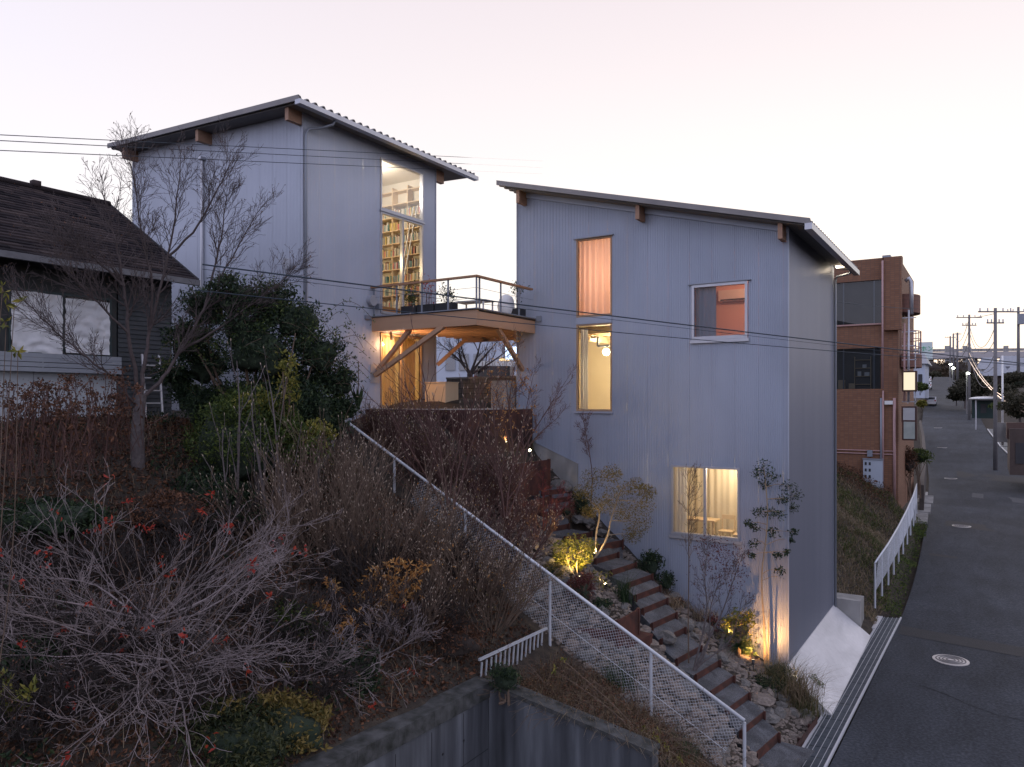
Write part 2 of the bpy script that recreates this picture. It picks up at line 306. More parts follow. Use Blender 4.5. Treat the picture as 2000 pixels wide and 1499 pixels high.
PATH = np.array([(.9,-4.3,.25),(.44,-4.1,.45),(-1.18,-3.2,1.5),(-2.22,-2.75,2.0),(-3.47,-1.9,3.05),(-4.65,-1.5,3.5),(-5.2,-1.35,3.75),(-5.8,-1.6,4.2),(-6.3,-1.7,4.5),(-6.6,-1.5,4.9)])
def path_d(Uf, Vf):
    best = np.full(len(Uf), 9e9); zz = np.zeros(len(Uf))
    for a, b in zip(PATH[:-1], PATH[1:]):
        d = b[:2]-a[:2]; t_ = np.clip(((Uf-a[0])*d[0]+(Vf-a[1])*d[1])/(d@d), 0, 1); dist = np.hypot(Uf-a[0]-t_*d[0], Vf-a[1]-t_*d[1]); m_ = dist < best
        best = np.where(m_, dist, best); zz = np.where(m_, a[2]+t_*(b[2]-a[2]), zz)
    return best, zz
_sel = (U > -9) & (U < 2) & (Vg > -7) & (Vg < 1); _b, _z = path_d(U[_sel], Vg[_sel]); _cur = Zg[_sel]; Zg[_sel] = np.where(_b < .95, np.minimum(_cur, _z-.22), _cur)
rdv = (U > 1.0) & (U < 16) & (Vg > -25) & (Vg < 30); Zg = np.where(rdv, np.minimum(Zg, -.12), Zg)
tb = MB(); nu, nv_ = len(gu), len(gv)
ii = (np.arange(nv_-1)[:, None]*nu+np.arange(nu-1)[None, :]).ravel()
tb.addarr(np.stack([U, Vg, Zg], -1).reshape(-1, 3), np.stack([ii, ii+1, ii+nu+1, ii+nu], 1)); tb.smooth = True
struct('ground', tb, m_soil)
# ------------------------------------------------------------------ road
lp = [(1.35, -30, 0), (1.45, -8, 0), (1.60, -3.4, 0), (1.85, 10, 0)]+[tuple(pd(*q)) for q in ((1790,1120,34),(1808,1030,44.6),(1815,936,66),(1808,873,84),(1800,834,98),(1806,770,150),(1824,737,220))]
rp = [(15, -30, 0), (15, -8, 0), (15, -3.4, 0), (14.5, 10, 0), (13, 17, .1), (11, 27, .45)]+[tuple(pd(*q)) for q in ((2000,925,70),(1945,870,85),(1922,834,98),(1893,770,150),(1856,737,220))]
def resamp(P, n):
    P = np.array(P, float); d = np.concatenate([[0], np.cumsum(np.linalg.norm(np.diff(P[:, :2], axis=0), axis=1))])
    t = (np.linspace(0, 1, n)**1.6)*d[-1]; return np.stack([np.interp(t, d, P[:, k]) for k in range(3)], 1)
Lr = resamp(lp, 90); Rr = resamp(rp, 90)
for A in (Lr, Rr):
    for _ in range(2): A[1:-1] = (A[:-2]+2*A[1:-1]+A[2:])/4
mid = (Lr[:, 2]+Rr[:, 2])/2; Lr[:, 2] = mid; Rr[:, 2] = mid
mid2 = (Lr+Rr)/2
rb_ = MB(); rb_.smooth = True
V = np.stack([Lr, mid2+np.array((0, 0, .03)), Rr], 1).reshape(-1, 3); fs = []
for i in range(89):
    for j in range(2): a = i*3+j; fs.append((a, a+1, a+4, a+3))
rb_.add(V, fs); struct('road', rb_, m_asph)
def roadz(u, v):
    k = np.argmin((mid2[:, 1]-v)**2+.2*(mid2[:, 0]-u)**2); k = min(max(k, 1), 88)
    return float(np.interp(v, mid2[k-1:k+2, 1], mid2[k-1:k+2, 2]))
def crownz(u, v): lu = float(np.interp(v, Lr[:, 1], Lr[:, 0])); ru = float(np.interp(v, Rr[:, 1], Rr[:, 0])); t_ = (u-lu)/(ru-lu); return roadz(u, v)+.03*max(0, 1-abs(2*t_-1))
def drape(poly, dz): return [(u, v, crownz(u, v)+dz) for u, v in poly]
pm = MB(); 
pm.add(drape([(1.9,9.0),(5,8.5),(8,7.9),(12.5,7.0),(12.5,5.9),(8,6.8),(5,7.4),(1.9,7.9)], .008), [(7,6,1,0),(6,5,2,1),(5,4,3,2)]); struct('road_patch', pm, m_asph2)
pm = MB(); pm.add(drape([(2.3,33),(7,31.5),(7,29.5),(2.3,31)], .008), [(3,2,1,0)]); pm.add(drape([(2.0,61),(8,58),(8,54),(2.2,57)], .01), [(3,2,1,0)]); struct('road_patch', pm, m_asph2)
pm = MB(); pm.add(drape([(3.5,47),(8.2,44.5),(8.2,42),(3.5,44.5)], .008), [(3,2,1,0)]); struct('road_patch', pm, m_asph3)
kb = MB()
for i in range(36, 80):
    a, b = Lr[i], Lr[i+1]
    if a[1] < 10 or a[1] > 44: continue
    kb.beam(a+(-.12, 0, -.03), b+(-.12, 0, -.03), .2, .16)
struct('kerb', kb, m_conc)
for poly, m_, dz in (([(2.0,22.5),(8.6,21),(8.7,20.6),(2.0,22.0)], m_asph2, .008),):
    pm = MB(); pm.add(drape(poly, dz), [(3,2,1,0)]); struct('road_patch', pm, m_)
# road cracks
ck = MB(); p = np.array((6.7, 12.5)); 
for s0, dirn, n in (((6.6, 14.0), (-.05, -1), 22), ((5.9, 1.5), (-.9, .5), 14), ((4.1, 20), (.9, .1), 10)):
    p = np.array(s0, float); d = np.array(dirn, float); P = [p.copy()]
    for k in range(n): p = p+d*.22+nr.normal(size=2)*.07; P.append(p.copy())
    W = nr.uniform(.008, .025, len(P)); v = []
    for q, w_ in zip(P, W): v += [(q[0]-w_, q[1]-w_*.4, crownz(*q)+.006), (q[0]+w_, q[1]+w_*.4, crownz(*q)+.006)]
    ck.add(v, [(2*i, 2*i+1, 2*i+3, 2*i+2) for i in range(len(P)-1)])
struct('road_crack', ck, M('tar line', (.008, .008, .009), rough=.9))
# manhole covers
for k, (x, y, Y, lb) in enumerate([(1857,1290,23,'largest round cast iron manhole cover, nearest on the street'),(1878,1030,44.6,'round manhole cover on the street beside the white mesh railing'),(1857,936,66,'round manhole cover on the street just past the railing end'),(1840,873,84,'round manhole cover on the street beside the unlit sign box'),(1832,834,98,'smallest round manhole cover, farthest up the street')]):
    c = pd(x, y, Y); c[2] = crownz(c[0], c[1])+.012; t = thing('manhole_cover', lb, 'manhole cover', c, 'manhole covers along the street')
    mb = MB().cyl(c, .50, c[2]-.03, c[2]+.012, 40); obj('frame', mb, m_iron, t)
    mb = MB()
    for r in (.40, .31, .22, .12):
        P = [(c[0]+r*math.cos(a), c[1]+r*math.sin(a), c[2]+.013) for a in np.linspace(0, 2*PI, 37)]; mb.tube(P, .022, 4, False)
    obj('cover', mb, M('iron groove', (.16, .15, .14), rough=.6), t)
# gutter with grating
t = thing('drain_grating', 'long steel drain grating with pale edges beside the street', 'drain', (1.3, 2, 0))
def lerp(a, b, s): return np.array(a)*(1-s)+np.array(b)*s
gi0, gi1, go0, go1 = (.80, -9, .03), (1.22, 9.75, .03), (1.42, -9, .03), (1.82, 10, .03)
mb = MB(); n = 32
for i in range(n):
    a, b = i/n, (i+1)/n-.0015
    q = [lerp(gi0, gi1, a), lerp(go0, go1, a), lerp(go0, go1, b), lerp(gi0, gi1, b)]
    mb.add([x-(0, 0, .03) for x in q]+q, [(4,5,6,7),(0,1,5,4),(1,2,6,5),(2,3,7,6),(3,0,4,7)])
obj('grate', mb, m_grate, t)
mb = MB()
for f in (0.0, 1.0): mb.beam(lerp(gi0, go0, f)+(0,0,.01), lerp(gi1, go1, f)+(0,0,.01), .05, .06)
obj('edge_rail', mb, m_gedge, t)
mb = MB()
for f in (.12, .32, .55, .78): mb.beam(lerp(gi0, go0, f)+(0,0,.006), lerp(gi1, go1, f)+(0,0,.004), .008, .016)
obj('bearing_bar', mb, m_gedge, t)
# ------------------------------------------------------------------ ribbed cladding
def ribs(mb, ax, a0, a1, off, sgn, zb, zt, holes, pitch=.054, dep=.013, seam=12):
    n = int(round((a1-a0)/pitch)); p = (a1-a0)/n; prof = [(0, 0), (.38, 0), (.5, -dep), (.88, -dep), (1, 0)]
    for k in range(n):
        for (s0, d0), (s1, d1) in zip(prof[:-1], prof[1:]):
            x0 = a0+(k+s0)*p; x1 = a0+(k+s1)*p; xm = (x0+x1)/2
            if seam and k % seam == 0 and d0 == d1 == -dep: d0 = d1 = -dep*1.3
            rng = [(zb(x0), zt(x0), zb(x1), zt(x1))]
            for h0, h1, hz0, hz1 in holes:
                if h0 < xm < h1:
                    new = []
                    for (b0, t0, b1, t1) in rng:
                        if hz0 > b0: new.append((b0, min(hz0, t0), b1, min(hz0, t1)))
                        if hz1 < t0: new.append((max(hz1, b0), t0, max(hz1, b1), t1))
                    rng = new
            for (b0, t0, b1, t1) in rng:
                if t0-b0 < .02: continue
                pp = []
                for (x, d, z) in ((x0, d0, b0), (x1, d1, b1), (x1, d1, t1), (x0, d0, t0)):
                    o_ = off+sgn*d; pp.append((x, o_, z) if ax == 0 else (o_, x, z))
                flip = (ax == 0 and sgn > 0) or (ax == 1 and sgn < 0)
                mb.add(pp, [(3,2,1,0) if flip else (0,1,2,3)])
def room(mb, u0, u1, v0, v1, z0, z1, open_):
    c = [(u0,v0,z0),(u1,v0,z0),(u1,v1,z0),(u0,v1,z0),(u0,v0,z1),(u1,v0,z1),(u1,v1,z1),(u0,v1,z1)]
    f = {'f': (0,1,2,3), 'c': (4,7,6,5), 'v0': (0,4,5,1), 'u1': (1,5,6,2), 'v1': (2,6,7,3), 'u0': (3,7,4,0)}
    for k, q in f.items():
        if k != open_: mb.add([c[i] for i in q], [(0,1,2,3)])
def frame(parent, ax, off, sgn, a0, a1, z0, z1, m, muls=(), fw=.045, dep=.1, proud=.03, name='window', glass=None, trans=()):
    mb = MB()
    def bar(b0, b1, y0, y1, pr=0):
        o0, o1 = off-sgn*dep, off+sgn*(proud+pr); o0, o1 = min(o0, o1), max(o0, o1)
        if ax == 0: mb.box(b0, b1, o0, o1, y0, y1)
        else: mb.box(o0, o1, b0, b1, y0, y1)
    bar(a0, a0+fw, z0, z1); bar(a1-fw, a1, z0, z1); bar(a0+fw, a1-fw, z1-fw, z1, .004); bar(a0+fw, a1-fw, z0, z0+fw*1.3, .012)
    for q in muls: bar(q-fw*.6, q+fw*.6, z0+fw*1.3, z1-fw, -.02)
    for q in trans: bar(a0+fw, a1-fw, q-fw*.5, q+fw*.5, -.01)
    o = obj(name, mb, m, parent)
    g = MB(); ofg = off-sgn*.035
    if ax == 0: g.add([(a0,ofg,z0),(a1,ofg,z0),(a1,ofg,z1),(a0,ofg,z1)], [(0,1,2,3)])
    else: g.add([(ofg,a0,z0),(ofg,a1,z0),(ofg,a1,z1),(ofg,a0,z1)], [(0,1,2,3)])
    obj('pane', g, glass or m_glass, o); return o
def sheet(label, off, a0, a1, z0, z1, m, sd):
    mb = MB(); mb.smooth = True; n, k = 46, 34; v = []
    for i in range(n):
        for j in range(k):
            a = a0+(a1-a0)*i/(n-1); z = z0+(z1-z0)*j/(k-1); q = Vector((a*2.2, z*4.2, sd)); o_ = abs(mnoise.noise(q))*.09+abs(mnoise.noise(q*2.3))*.045
            e = .03*mnoise.noise(Vector((a*3, z*3, sd+4)))*(1 if j in (0, k-1) else 0); v.append((off+o_, a, z+e))
    mb.add(v, [(i*k+j, (i+1)*k+j, (i+1)*k+j+1, i*k+j+1) for i in range(n-1) for j in range(k-1)]); return obj('window_sheet', mb, m, None, label, 'sheet')
def curtain(label, ax, off, a0, a1, z0, z1, m, amp=.05, wl=.16, name='curtain', group=None):
    mb = MB(); mb.smooth = True; n = int((a1-a0)/wl*10)+2; v = []
    for k in range(n):
        a = a0+(a1-a0)*k/(n-1); ph = 2*PI*a/wl+1.3*math.sin(a*5)
        for z, q in ((z0, 1.25), ((z0+z1)/2, 1), (z1, .7)):
            o_ = off+amp*q*math.sin(ph)+.015*math.sin(a*31); v.append((a, o_, z) if ax == 0 else (o_, a, z))
    mb.add(v, [(3*k, 3*k+3, 3*k+4, 3*k+1) for k in range(n-1)]+[(3*k+1, 3*k+4, 3*k+5, 3*k+2) for k in range(n-1)])
    return obj(name, mb, m, None, label, 'curtain', group)
def folded_roof(parent, u0, u1, v0, v1, zfun, pitch=.3, h=.13, name='roof'):
    n = int(round((v1-v0)/pitch)); p = (v1-v0)/n; prof = []
    for k in range(n): prof += [(v0+(k+.0)*p, h), (v0+(k+.24)*p, h), (v0+(k+.5)*p, 0), (v0+(k+.74)*p, 0)]
    prof.append((v1, h)); v = []
    for (vv, hh) in prof:
        for u in (u0, u1): v.append((u, vv, zfun(u)-h+hh))
    for (vv, hh) in prof:
        for u in (u0, u1): v.append((u, vv, zfun(u)-h+hh-.02))
    m_ = len(prof); f = [(2*i, 2*i+1, 2*i+3, 2*i+2) for i in range(m_-1)]+[(2*m_+2*i+2, 2*m_+2*i+3, 2*m_+2*i+1, 2*m_+2*i) for i in range(m_-1)]
    f += [(2*i+1, 2*m_+2*i+1, 2*m_+2*i+3, 2*i+3) for i in range(m_-1)]+[(2*i+2, 2*m_+2*i+2, 2*m_+2*i, 2*i) for i in range(m_-1)]
    mb = MB(); mb.add(v, f)
    # flat underside board and verge flashing
    for vv in (v0, v1-.03): mb.prism([(u0, zfun(u0)+.012), (u1, zfun(u1)+.012), (u1, zfun(u1)-h-.01), (u0, zfun(u0)-h-.01)], 1, vv-.012, vv+.03)
    return obj(name, mb, m_roof, parent)
def soffit(parent, u0, u1, v0, v1, zfun, h, m):
    mb = MB().prism([(u0, zfun(u0)-h), (u1, zfun(u1)-h), (u1, zfun(u1)-h-.05), (u0, zfun(u0)-h-.05)], 1, v0, v1); return obj('soffit', mb, m, parent)
m_sof = M('dark soffit', (.16, .15, .15), (.2, .19, .18), 3, .7)
# ------------------------------------------------------------------ the tall ribbed house (right)
H = thing('ribbed_house', 'tall grey ribbed steel house with single sloping roof beside the street', 'house', (-4.3, 0, .6))
zr = lambda u: 12.87-.26*u
HH = [(-6.40, -5.18, 7.70, 13.09), (-2.66, -1.07, 9.76, 11.34), (-3.27, -1.29, 4.13, 6.16)]
mb = MB(); ribs(mb, 0, -8.6, 0, 0, -1, lambda u: -.3, lambda u: zr(u)-.13, HH)
sw_ = MB(); ribs(sw_, 1, 0.021, 6.92, 0, 1, lambda v: -.3, lambda v: zr(0)-.13, []); obj('side_wall', sw_, M('shade toned steel cladding', (.19, .20, .24), (.235, .245, .29), .8, .42, .5, stretch=(1, 1, .12)), H)  # darker colour carries the dim reflections on this side of the house
ribs(mb, 1, 0, 6.92, -8.6, -1, lambda v: -.3, lambda v: zr(-8.6)-.13, [])
ribs(mb, 0, -8.6, 0, 6.92, 1, lambda u: -.3, lambda u: zr(u)-.13, [])
for (a, b) in ((0, 0), (-8.6, 0), (0, 6.92), (-8.6, 6.92)): mb.box(a-.02, a+.02, b-.02, b+.02, -.3, zr(a)-.16)
obj('wall', mb, m_zinc, H)
folded_roof(H, -8.98, .68, -.66, 7.55, zr); soffit(H, -8.7, .5, -.55, 7.4, zr, .125, m_sof)
mb = MB(); mb.prism([(-8.6, zr(-8.6)-.17), (0, zr(0)-.17), (0, zr(0)-.33), (-8.6, zr(-8.6)-.33)], 1, -.05, -.004); obj('eave_trim', mb, m_zinc, H)
for u in (-8.29, -4.15, -.11):
    mb = MB(); zt = zr(u)-.17; mb.box(u-.06, u+.06, -.46, .1, zt-.42, zt); obj('roof_beam', mb, m_beam, H)
g = obj('gutter', MB().box(.56, .74, -.72, 7.62, zr(.6)-.30, zr(.6)-.14), m_alu, H)
dp = MB(); dp.smooth = True; dp.tube([(.62,6.75,12.5),(.55,6.78,12.38),(.3,6.83,12.34),(.12,6.88,12.32),(.075,6.9,12.2),(.07,6.9,12.0),(.07,6.9,.9)], .042, 8); obj('downpipe', dp, m_pipe, H)
o = obj('soffit_light', MB().box(.12, .42, 6.6, 6.8, 12.60, 12.64), emat('soffit glow', (1, .9, .72), 9), H)
light('soffit_lamp', (.27, 6.7, 12.52), 6, (1, .8, .55), .06, H)
fd = MB().prism([(-8.62, 6.98), (-6.33, 6.07), (-6.33, 4.6), (-8.62, 4.9)], 1, -.06, -.003); obj('foundation', fd, m_conc, H)
obj('flashing', MB().prism([(-8.62, 7.0), (-6.31, 6.085), (-6.31, 6.06), (-8.62, 6.97)], 1, -.075, -.06), m_zinc, H)
# windows
m_oakf = M('timber window frame', (.36, .25, .16), (.30, .2, .13), 6, .6)
wn = frame(H, 0, 0, -1, -6.40, -5.18, 10.64, 13.09, m_oakf, fw=.05, proud=.0)
wn = frame(H, 0, 0, -1, -6.40, -5.18, 7.70, 10.42, m_oakf, fw=.05, proud=.0)
obj('spandrel', MB().box(-6.40, -5.18, -.02, .05, 10.425, 10.635), m_zinc, H)
obj('window_hood', MB().box(-6.47, -5.11, -.07, 0, 13.095, 13.12), m_pipe, H)
obj('sill', MB().box(-6.46, -5.14, -.05, 0, 7.64, 7.695), m_zinc, H)
frame(H, 0, 0, -1, -2.66, -1.07, 9.76, 11.34, m_alu, fw=.075, proud=.04)
obj('window_hood', MB().box(-2.75, -.98, -.08, 0, 11.35, 11.375), m_pipe, H); obj('sill', MB().box(-2.70, -1.03, -.07, 0, 9.67, 9.755), m_alu, H)
frame(H, 0, 0, -1, -3.27, -1.29, 4.13, 6.16, m_alu, muls=(-2.28,), fw=.06, proud=.04)
obj('sill', MB().box(-3.32, -1.24, -.07, 0, 4.04, 4.125), m_alu, H)
# rooms
mb = MB(); room(mb, -8.4, -4.4, .03, 3.6, 7.62, 10.42, 'v0'); obj('room', mb, m_cream, H)
mb = MB(); room(mb, -8.4, -4.4, .03, 3.0, 10.62, 13.6, 'v0'); obj('room', mb, m_cream, H)
mb = MB(); room(mb, -4.2, -.1, .03, 2.6, 9.0, 12.3, 'v0'); obj('room', mb, m_pink, H)
mb = MB(); room(mb, -4.2, -.1, .03, 2.6, 3.5, 6.45, 'v0'); obj('room', mb, m_cream, H)
mb = MB()
for v in (.9, 1.7, 2.5): mb.box(-8.3, -4.5, v, v+.1, 10.2, 10.41)
mb.box(-6.6, -6.48, .1, 3.5, 10.0, 10.2)
obj('ceiling_joists', mb, m_ply, H)
BP = pv(1184, 688, 1.2); light('room_light', (BP[0]+.1, 1.45, BP[2]-.05), 210, (1, .80, .50), .12, H)
light('room_light', (-5.9, 1.4, 12.0), 80, (1, .60, .40), .15, H)
light('room_light', (-1.0, 1.0, 11.7), 48, (1, .50, .30), .12, H)
light('room_light', (-1.6, .9, 6.1), 95, (1, .82, .60), .15, H)
m_sheer = clothmat('sheer cream curtain', (.85, .78, .66), .55); m_cur = clothmat('white curtain', (.8, .77, .72), .35)
curtain('peach lit pleated curtain filling the upper tall window of the ribbed house', 0, .22, -6.42, -5.16, 10.66, 13.2, clothmat('peach curtain', (.85, .68, .58), .6), .06, .21)
curtain('white curtain drawn to the left of the lower tall window', 0, .2, -6.36, -6.08, 7.7, 10.3, m_cur, .04, .09)
curtain('blue grey curtain at the left of the square upper window', 0, .2, -2.62, -2.02, 9.5, 11.5, clothmat('blue grey curtain', (.26, .30, .38), .1), .02, .3)  # blue of the sky light is put into this cloth colour
curtain('sheer cream curtain behind the chairs in the low sliding window', 0, 1.75, -4.1, -.2, 3.55, 6.4, clothmat('cream curtain', (.82, .72, .54), .3), .012, .33)
curtain('grey cream curtain drawn at the left of the low sliding window', 0, .16, -3.22, -2.86, 4.0, 6.1, m_cur, .03, .1)
t = thing('air_conditioner', 'white wall air conditioner inside the square upper window', 'air conditioner', (-1.1, 2.5, 11.2))
c = pv(1440, 577, 2.5)
obj('body', MB().box(c[0]-.55, c[0]+.45, 2.36, 2.6, c[2]-.17, c[2]+.17), m_white, t); obj('louvre', MB().box(c[0]-.48, c[0]+.40, 2.34, 2.358, c[2]-.16, c[2]-.12), m_dark, t)
t = thing('pendant_lamp', 'bright bare pendant lamp on a grey bracket inside the tall window', 'lamp', (-5.3, 1.3, 10.4))
br = MB()
bq = [(BP[0]-.75, 1.2, 10.42), (BP[0]-.75, 1.2, 10.12), (BP[0]-.3, 1.2, 10.12), (BP[0]-.3, 1.2, BP[2]+.2), (BP[0]+.1, 1.2, BP[2]+.2)]
for a, b in zip(bq[:-1], bq[1:]): br.beam(a, b, .06, .06)
obj('bracket', br, m_pipe, t); bl = MB().blob((BP[0], 1.2, BP[2]), (.12, .12, .12), 0, 0); bl.smooth = True; obj('bulb', bl, emat('bulb glow', (1, .9, .7), 14), t)
def stool(x, y, z, lab, back):
    t = thing('bar_chair' if back else 'stool', lab, 'chair' if back else 'stool', (x, y, z))
    for sx in (-1, 1):
        for sy in (-1, 1):
            mb = MB().beam((x+sx*.17, y+sy*.17, z), (x+sx*.15, y+sy*.15, z+.65), .03, .03); obj('leg', mb, m_ply, t)
    obj('seat', MB().box(x-.2, x+.2, y-.2, y+.2, z+.65, z+.69), m_ply, t)
    mb = MB(); mb.box(x-.17, x+.17, y-.165, y-.145, z+.25, z+.28); mb.box(x-.17, x+.17, y+.145, y+.165, z+.25, z+.28); obj('rung', mb, m_ply, t)
    if back:
        mb = MB()
        for sx in (-1, 1): mb.beam((x+sx*.18, y+.18, z+.69), (x+sx*.18, y+.22, z+1.12), .03, .03)
        mb.box(x-.2, x+.2, y+.2, y+.23, z+1.0, z+1.12); obj('backrest', mb, m_ply, t)
stool(-2.0, 1.15, 3.5, 'wooden high chair with a backrest inside the low sliding window', True)
stool(-1.45, .75, 3.5, 'dark stool at the right edge of the low sliding window', False)
t = thing('dining_table', 'wooden table behind the left pane of the low sliding window', 'table', (-2.9, 1.2, 3.5))
obj('table_top', MB().box(-3.4, -2.3, .95, 1.5, 4.42, 4.47), m_ply, t)
for x in (-3.3, -2.4): obj('leg', MB().box(x-.03, x+.03, 1.1, 1.16, 3.5, 4.42), m_ply, t)
# concrete apron and block beside the house
mb = MB(); mb.smooth = False
mb.prism([(-.02, .95), (.02, .95), (1.18, .06), (1.18, -.3), (-.02, -.3)], 1, -.55, 6.95)
struct('concrete_apron', mb, m_apron)
obj('concrete_block', MB().box(-.05, .85, 7.0, 7.85, -.2, 1.18), m_conc, None, 'pale concrete block at the far foot of the sloping apron', 'concrete block')
mb = MB(); mb.box(.55, 1.2, 7.87, 9.6, -.3, .10); struct('concrete_pad', mb, m_apron)
# ------------------------------------------------------------------ the library tower (left)
TW = thing('library_tower', 'pale grey metal clad tower house with glazed library at the left', 'house', (-16, -3, 7.7))
zt_ = lambda u: 16.42-.045*(u+11.45)
TH_ = [(-2.88, -.78, 7.8, 10.22), (-2.88, -.74, 10.86, 15.9)]
mb = MB(); ribs(mb, 0, -20.54, -12, -6.12, -1, lambda u: 5.5, lambda u: zt_(u)-.13, [], .06, .008, 10)
ribs(mb, 1, -6.12, -.02, -12, 1, lambda v: 5.5, lambda v: zt_(-12)-.13, TH_, .06, .008, 10)
ribs(mb, 0, -20.54, -12, -.02, 1, lambda u: 5.5, lambda u: zt_(u)-.13, [], .06, .008, 10); ribs(mb, 1, -6.12, -.02, -20.54, -1, lambda v: 5.5, lambda v: zt_(-20.54)-.13, [], .06, .008, 10)
for (a, b) in ((-12, -6.12), (-20.54, -6.12), (-12, -.02)): mb.box(a-.015, a+.015, b-.015, b+.015, 5.5, zt_(a)-.15)
obj('wall', mb, m_zinc2, TW)
folded_roof(TW, -20.95, -11.42, -6.78, 1.55, zt_); soffit(TW, -20.8, -11.6, -6.68, 1.4, zt_, .125, m_sof)
for u in (-20.28, -16.2, -12.09):
    zz = zt_(u)-.17; obj('roof_beam', MB().box(u-.07, u+.07, -6.62, -6.0, zz-.36, zz), m_beam, TW)
obj('roof_beam', MB().box(-12.16, -12.0, 0, .45, 15.85, 16.25), m_beam, TW)
obj('gutter', MB().box(-11.5, -11.3, -6.84, 1.62, zt_(-11.4)-.26, zt_(-11.4)-.13), m_alu, TW)
dp = MB(); dp.smooth = True; dp.tube([(-11.45,-5.4,16.2),(-11.5,-5.42,16.05),(-11.75,-5.7,15.9),(-11.9,-5.98,15.82),(-11.93,-6.05,15.7),(-11.93,-6.06,15.4),(-11.93,-6.06,7)], .04, 8); obj('downpipe', dp, m_pipe, TW)
c = pv(398, 312, -6.12); dp = MB().tube([(c[0], -6.18, c[2]), (c[0], -6.18, 7.5)], .05, 8); obj('downpipe', dp, m_alu, TW)
obj('pipe_hood', MB().box(c[0]-.06, c[0]+.1, -6.3, -6.1, c[2]-.05, c[2]+.05), m_alu, TW)
def vent(x, y, ax, off):
    if ax == 0: p = pv(x, y, off); a = np.array(p); b = a+(0, -.16, 0)
    else: p = pu(x, y, off); a = np.array(p); b = a+(.16, 0, 0)
    mb = MB(); mb.smooth = False; mb.tube([a, b], [.17, .17], 20); q = obj('vent_cap', mb, m_alu, TW)
vent(567, 517, 0, -6.12); vent(723, 588, 1, -12); 
c = pu(735, 598, -12); obj('wall_lamp', MB().box(-12, -11.82, c[1]-.06, c[1]+.06, c[2]-.1, c[2]+.06), m_pipe, TW)
frame(TW, 1, -12, 1, -2.88, -.74, 14.21, 15.9, m_alu, fw=.05, proud=.03, glass=glassmat('sky reflecting glass', (.9, .92, .95), 3.2))
frame(TW, 1, -12, 1, -2.88, -.74, 10.86, 14.15, m_alu, muls=(-1.78,), fw=.06, proud=.03)
frame(TW, 1, -12, 1, -2.88, -.78, 7.8, 10.22, m_oakf, muls=(-1.85,), fw=.06, proud=.02, name='door')
obj('transom', MB().box(-12.05, -11.93, -2.92, -.70, 14.152, 14.208), m_alu, TW)
m_lib = M('library plaster', (.72, .66, .54), (.76, .70, .58), 1.5, .8)
mb = MB(); room(mb, -16.5, -12.04, -5.6, -.1, 10.80, 16.0, 'u1'); obj('room', mb, m_lib, TW)
mb = MB(); room(mb, -15.5, -12.04, -5.6, -.1, 7.78, 10.24, 'u1'); obj('room', mb, m_cream, TW)
light('room_light', (-13.2, -2.2, 15.6), 150, (1, .90, .78), .2, TW); light('room_light', (-13.0, -2.6, 12.9), 75, (1, .76, .42), .2, TW)
light('room_light', (-13.6, -2.4, 9.7), 60, (1, .66, .30), .15, TW)
obj('tatami_platform', MB().box(-14.5, -12.3, -5, -1.4, 10.82, 11.15), M('orange wood floor', (.6, .28, .08), (.5, .22, .06), 3, .5), TW)
# bookshelf on the back wall with books
BS = thing('bookshelf', 'tall pale wood bookshelf filled with books inside the tower window', 'bookshelf', (-14, -.3, 10.8))
us = [-15.6, -14.65, -13.7, -12.98, -12.2]; zs = [10.9+.47*k for k in range(11)]
mb = MB()
for u in us: mb.box(u-.015, u+.015, -.42, -.12, 10.82, 15.75)
obj('upright', mb, m_ply, BS)
mb = MB()
for z in zs:
    for a, b in zip(us[:-1], us[1:]): mb.box(a+.016, b-.016, -.42, -.12, z-.015, z+.015)
obj('shelf', mb, m_ply, BS)
obj('bookcase_end', MB().box(-12.19, -12.05, -.62, -.12, 10.82, 15.0), m_ply, BS)
bcols = [(.62,.55,.42),(.55,.52,.46),(.35,.2,.14),(.12,.24,.24),(.5,.14,.14),(.55,.42,.15),(.2,.2,.22),(.66,.62,.54),(.45,.4,.3)]
bms = []
for i, cc in enumerate(bcols):
    mb = MB(); hgt = [.27,.25,.3,.24,.22,.28,.26,.31,.29][i]; th = [.04,.05,.035,.045,.04,.05,.06,.035,.045][i]
    mb.box(0, th, 0, .2, 0, hgt); me = mb.mesh('book'); me.materials.append(M('book cover', cc, tuple(x*.8 for x in cc), 6, .7)); bms.append((me, th))
for zi, z in enumerate(zs[:-1]):
    for a, b in zip(us[1:-1], us[2:]):
        x = a+.03
        while x < b-.09 and zi < 9:
            k = rnd.randrange(9); me, th = bms[k]
            if rnd.random() < .93:
                o = bpy.data.objects.new('book', me); COL.objects.link(o); o.location = (x, -.40+rnd.uniform(0, .03), z+.016); o.scale = (1, 1, rnd.uniform(.9, 1.08))
                tag(o, 'upright book on the tower bookshelf behind the glass', 'book', 'books on the tower bookshelf')
            x += th+.004+(.05 if rnd.random() < .05 else 0)
t = thing('library_ladder', 'thin pale ladder leaning against the tower bookshelf', 'ladder', (-13, -.9, 11))
obj('stile', MB().beam((-13.15, -1.0, 10.9), (-12.62, -.5, 14.9), .04, .03), m_white, t); obj('stile', MB().beam((-12.9, -1.1, 10.9), (-12.4, -.55, 14.9), .04, .03), m_white, t)
curtain('golden curtain at the left pane of the terrace glass door', 1, -12.22, -2.55, -1.98, 7.85, 10.2, clothmat('gold curtain', (.8, .62, .38), .4), .05, .2)
curtain('golden curtain at the right pane of the terrace glass door', 1, -12.22, -1.6, -.85, 7.85, 10.2, clothmat('gold curtain b', (.8, .6, .36), .4), .05, .2)
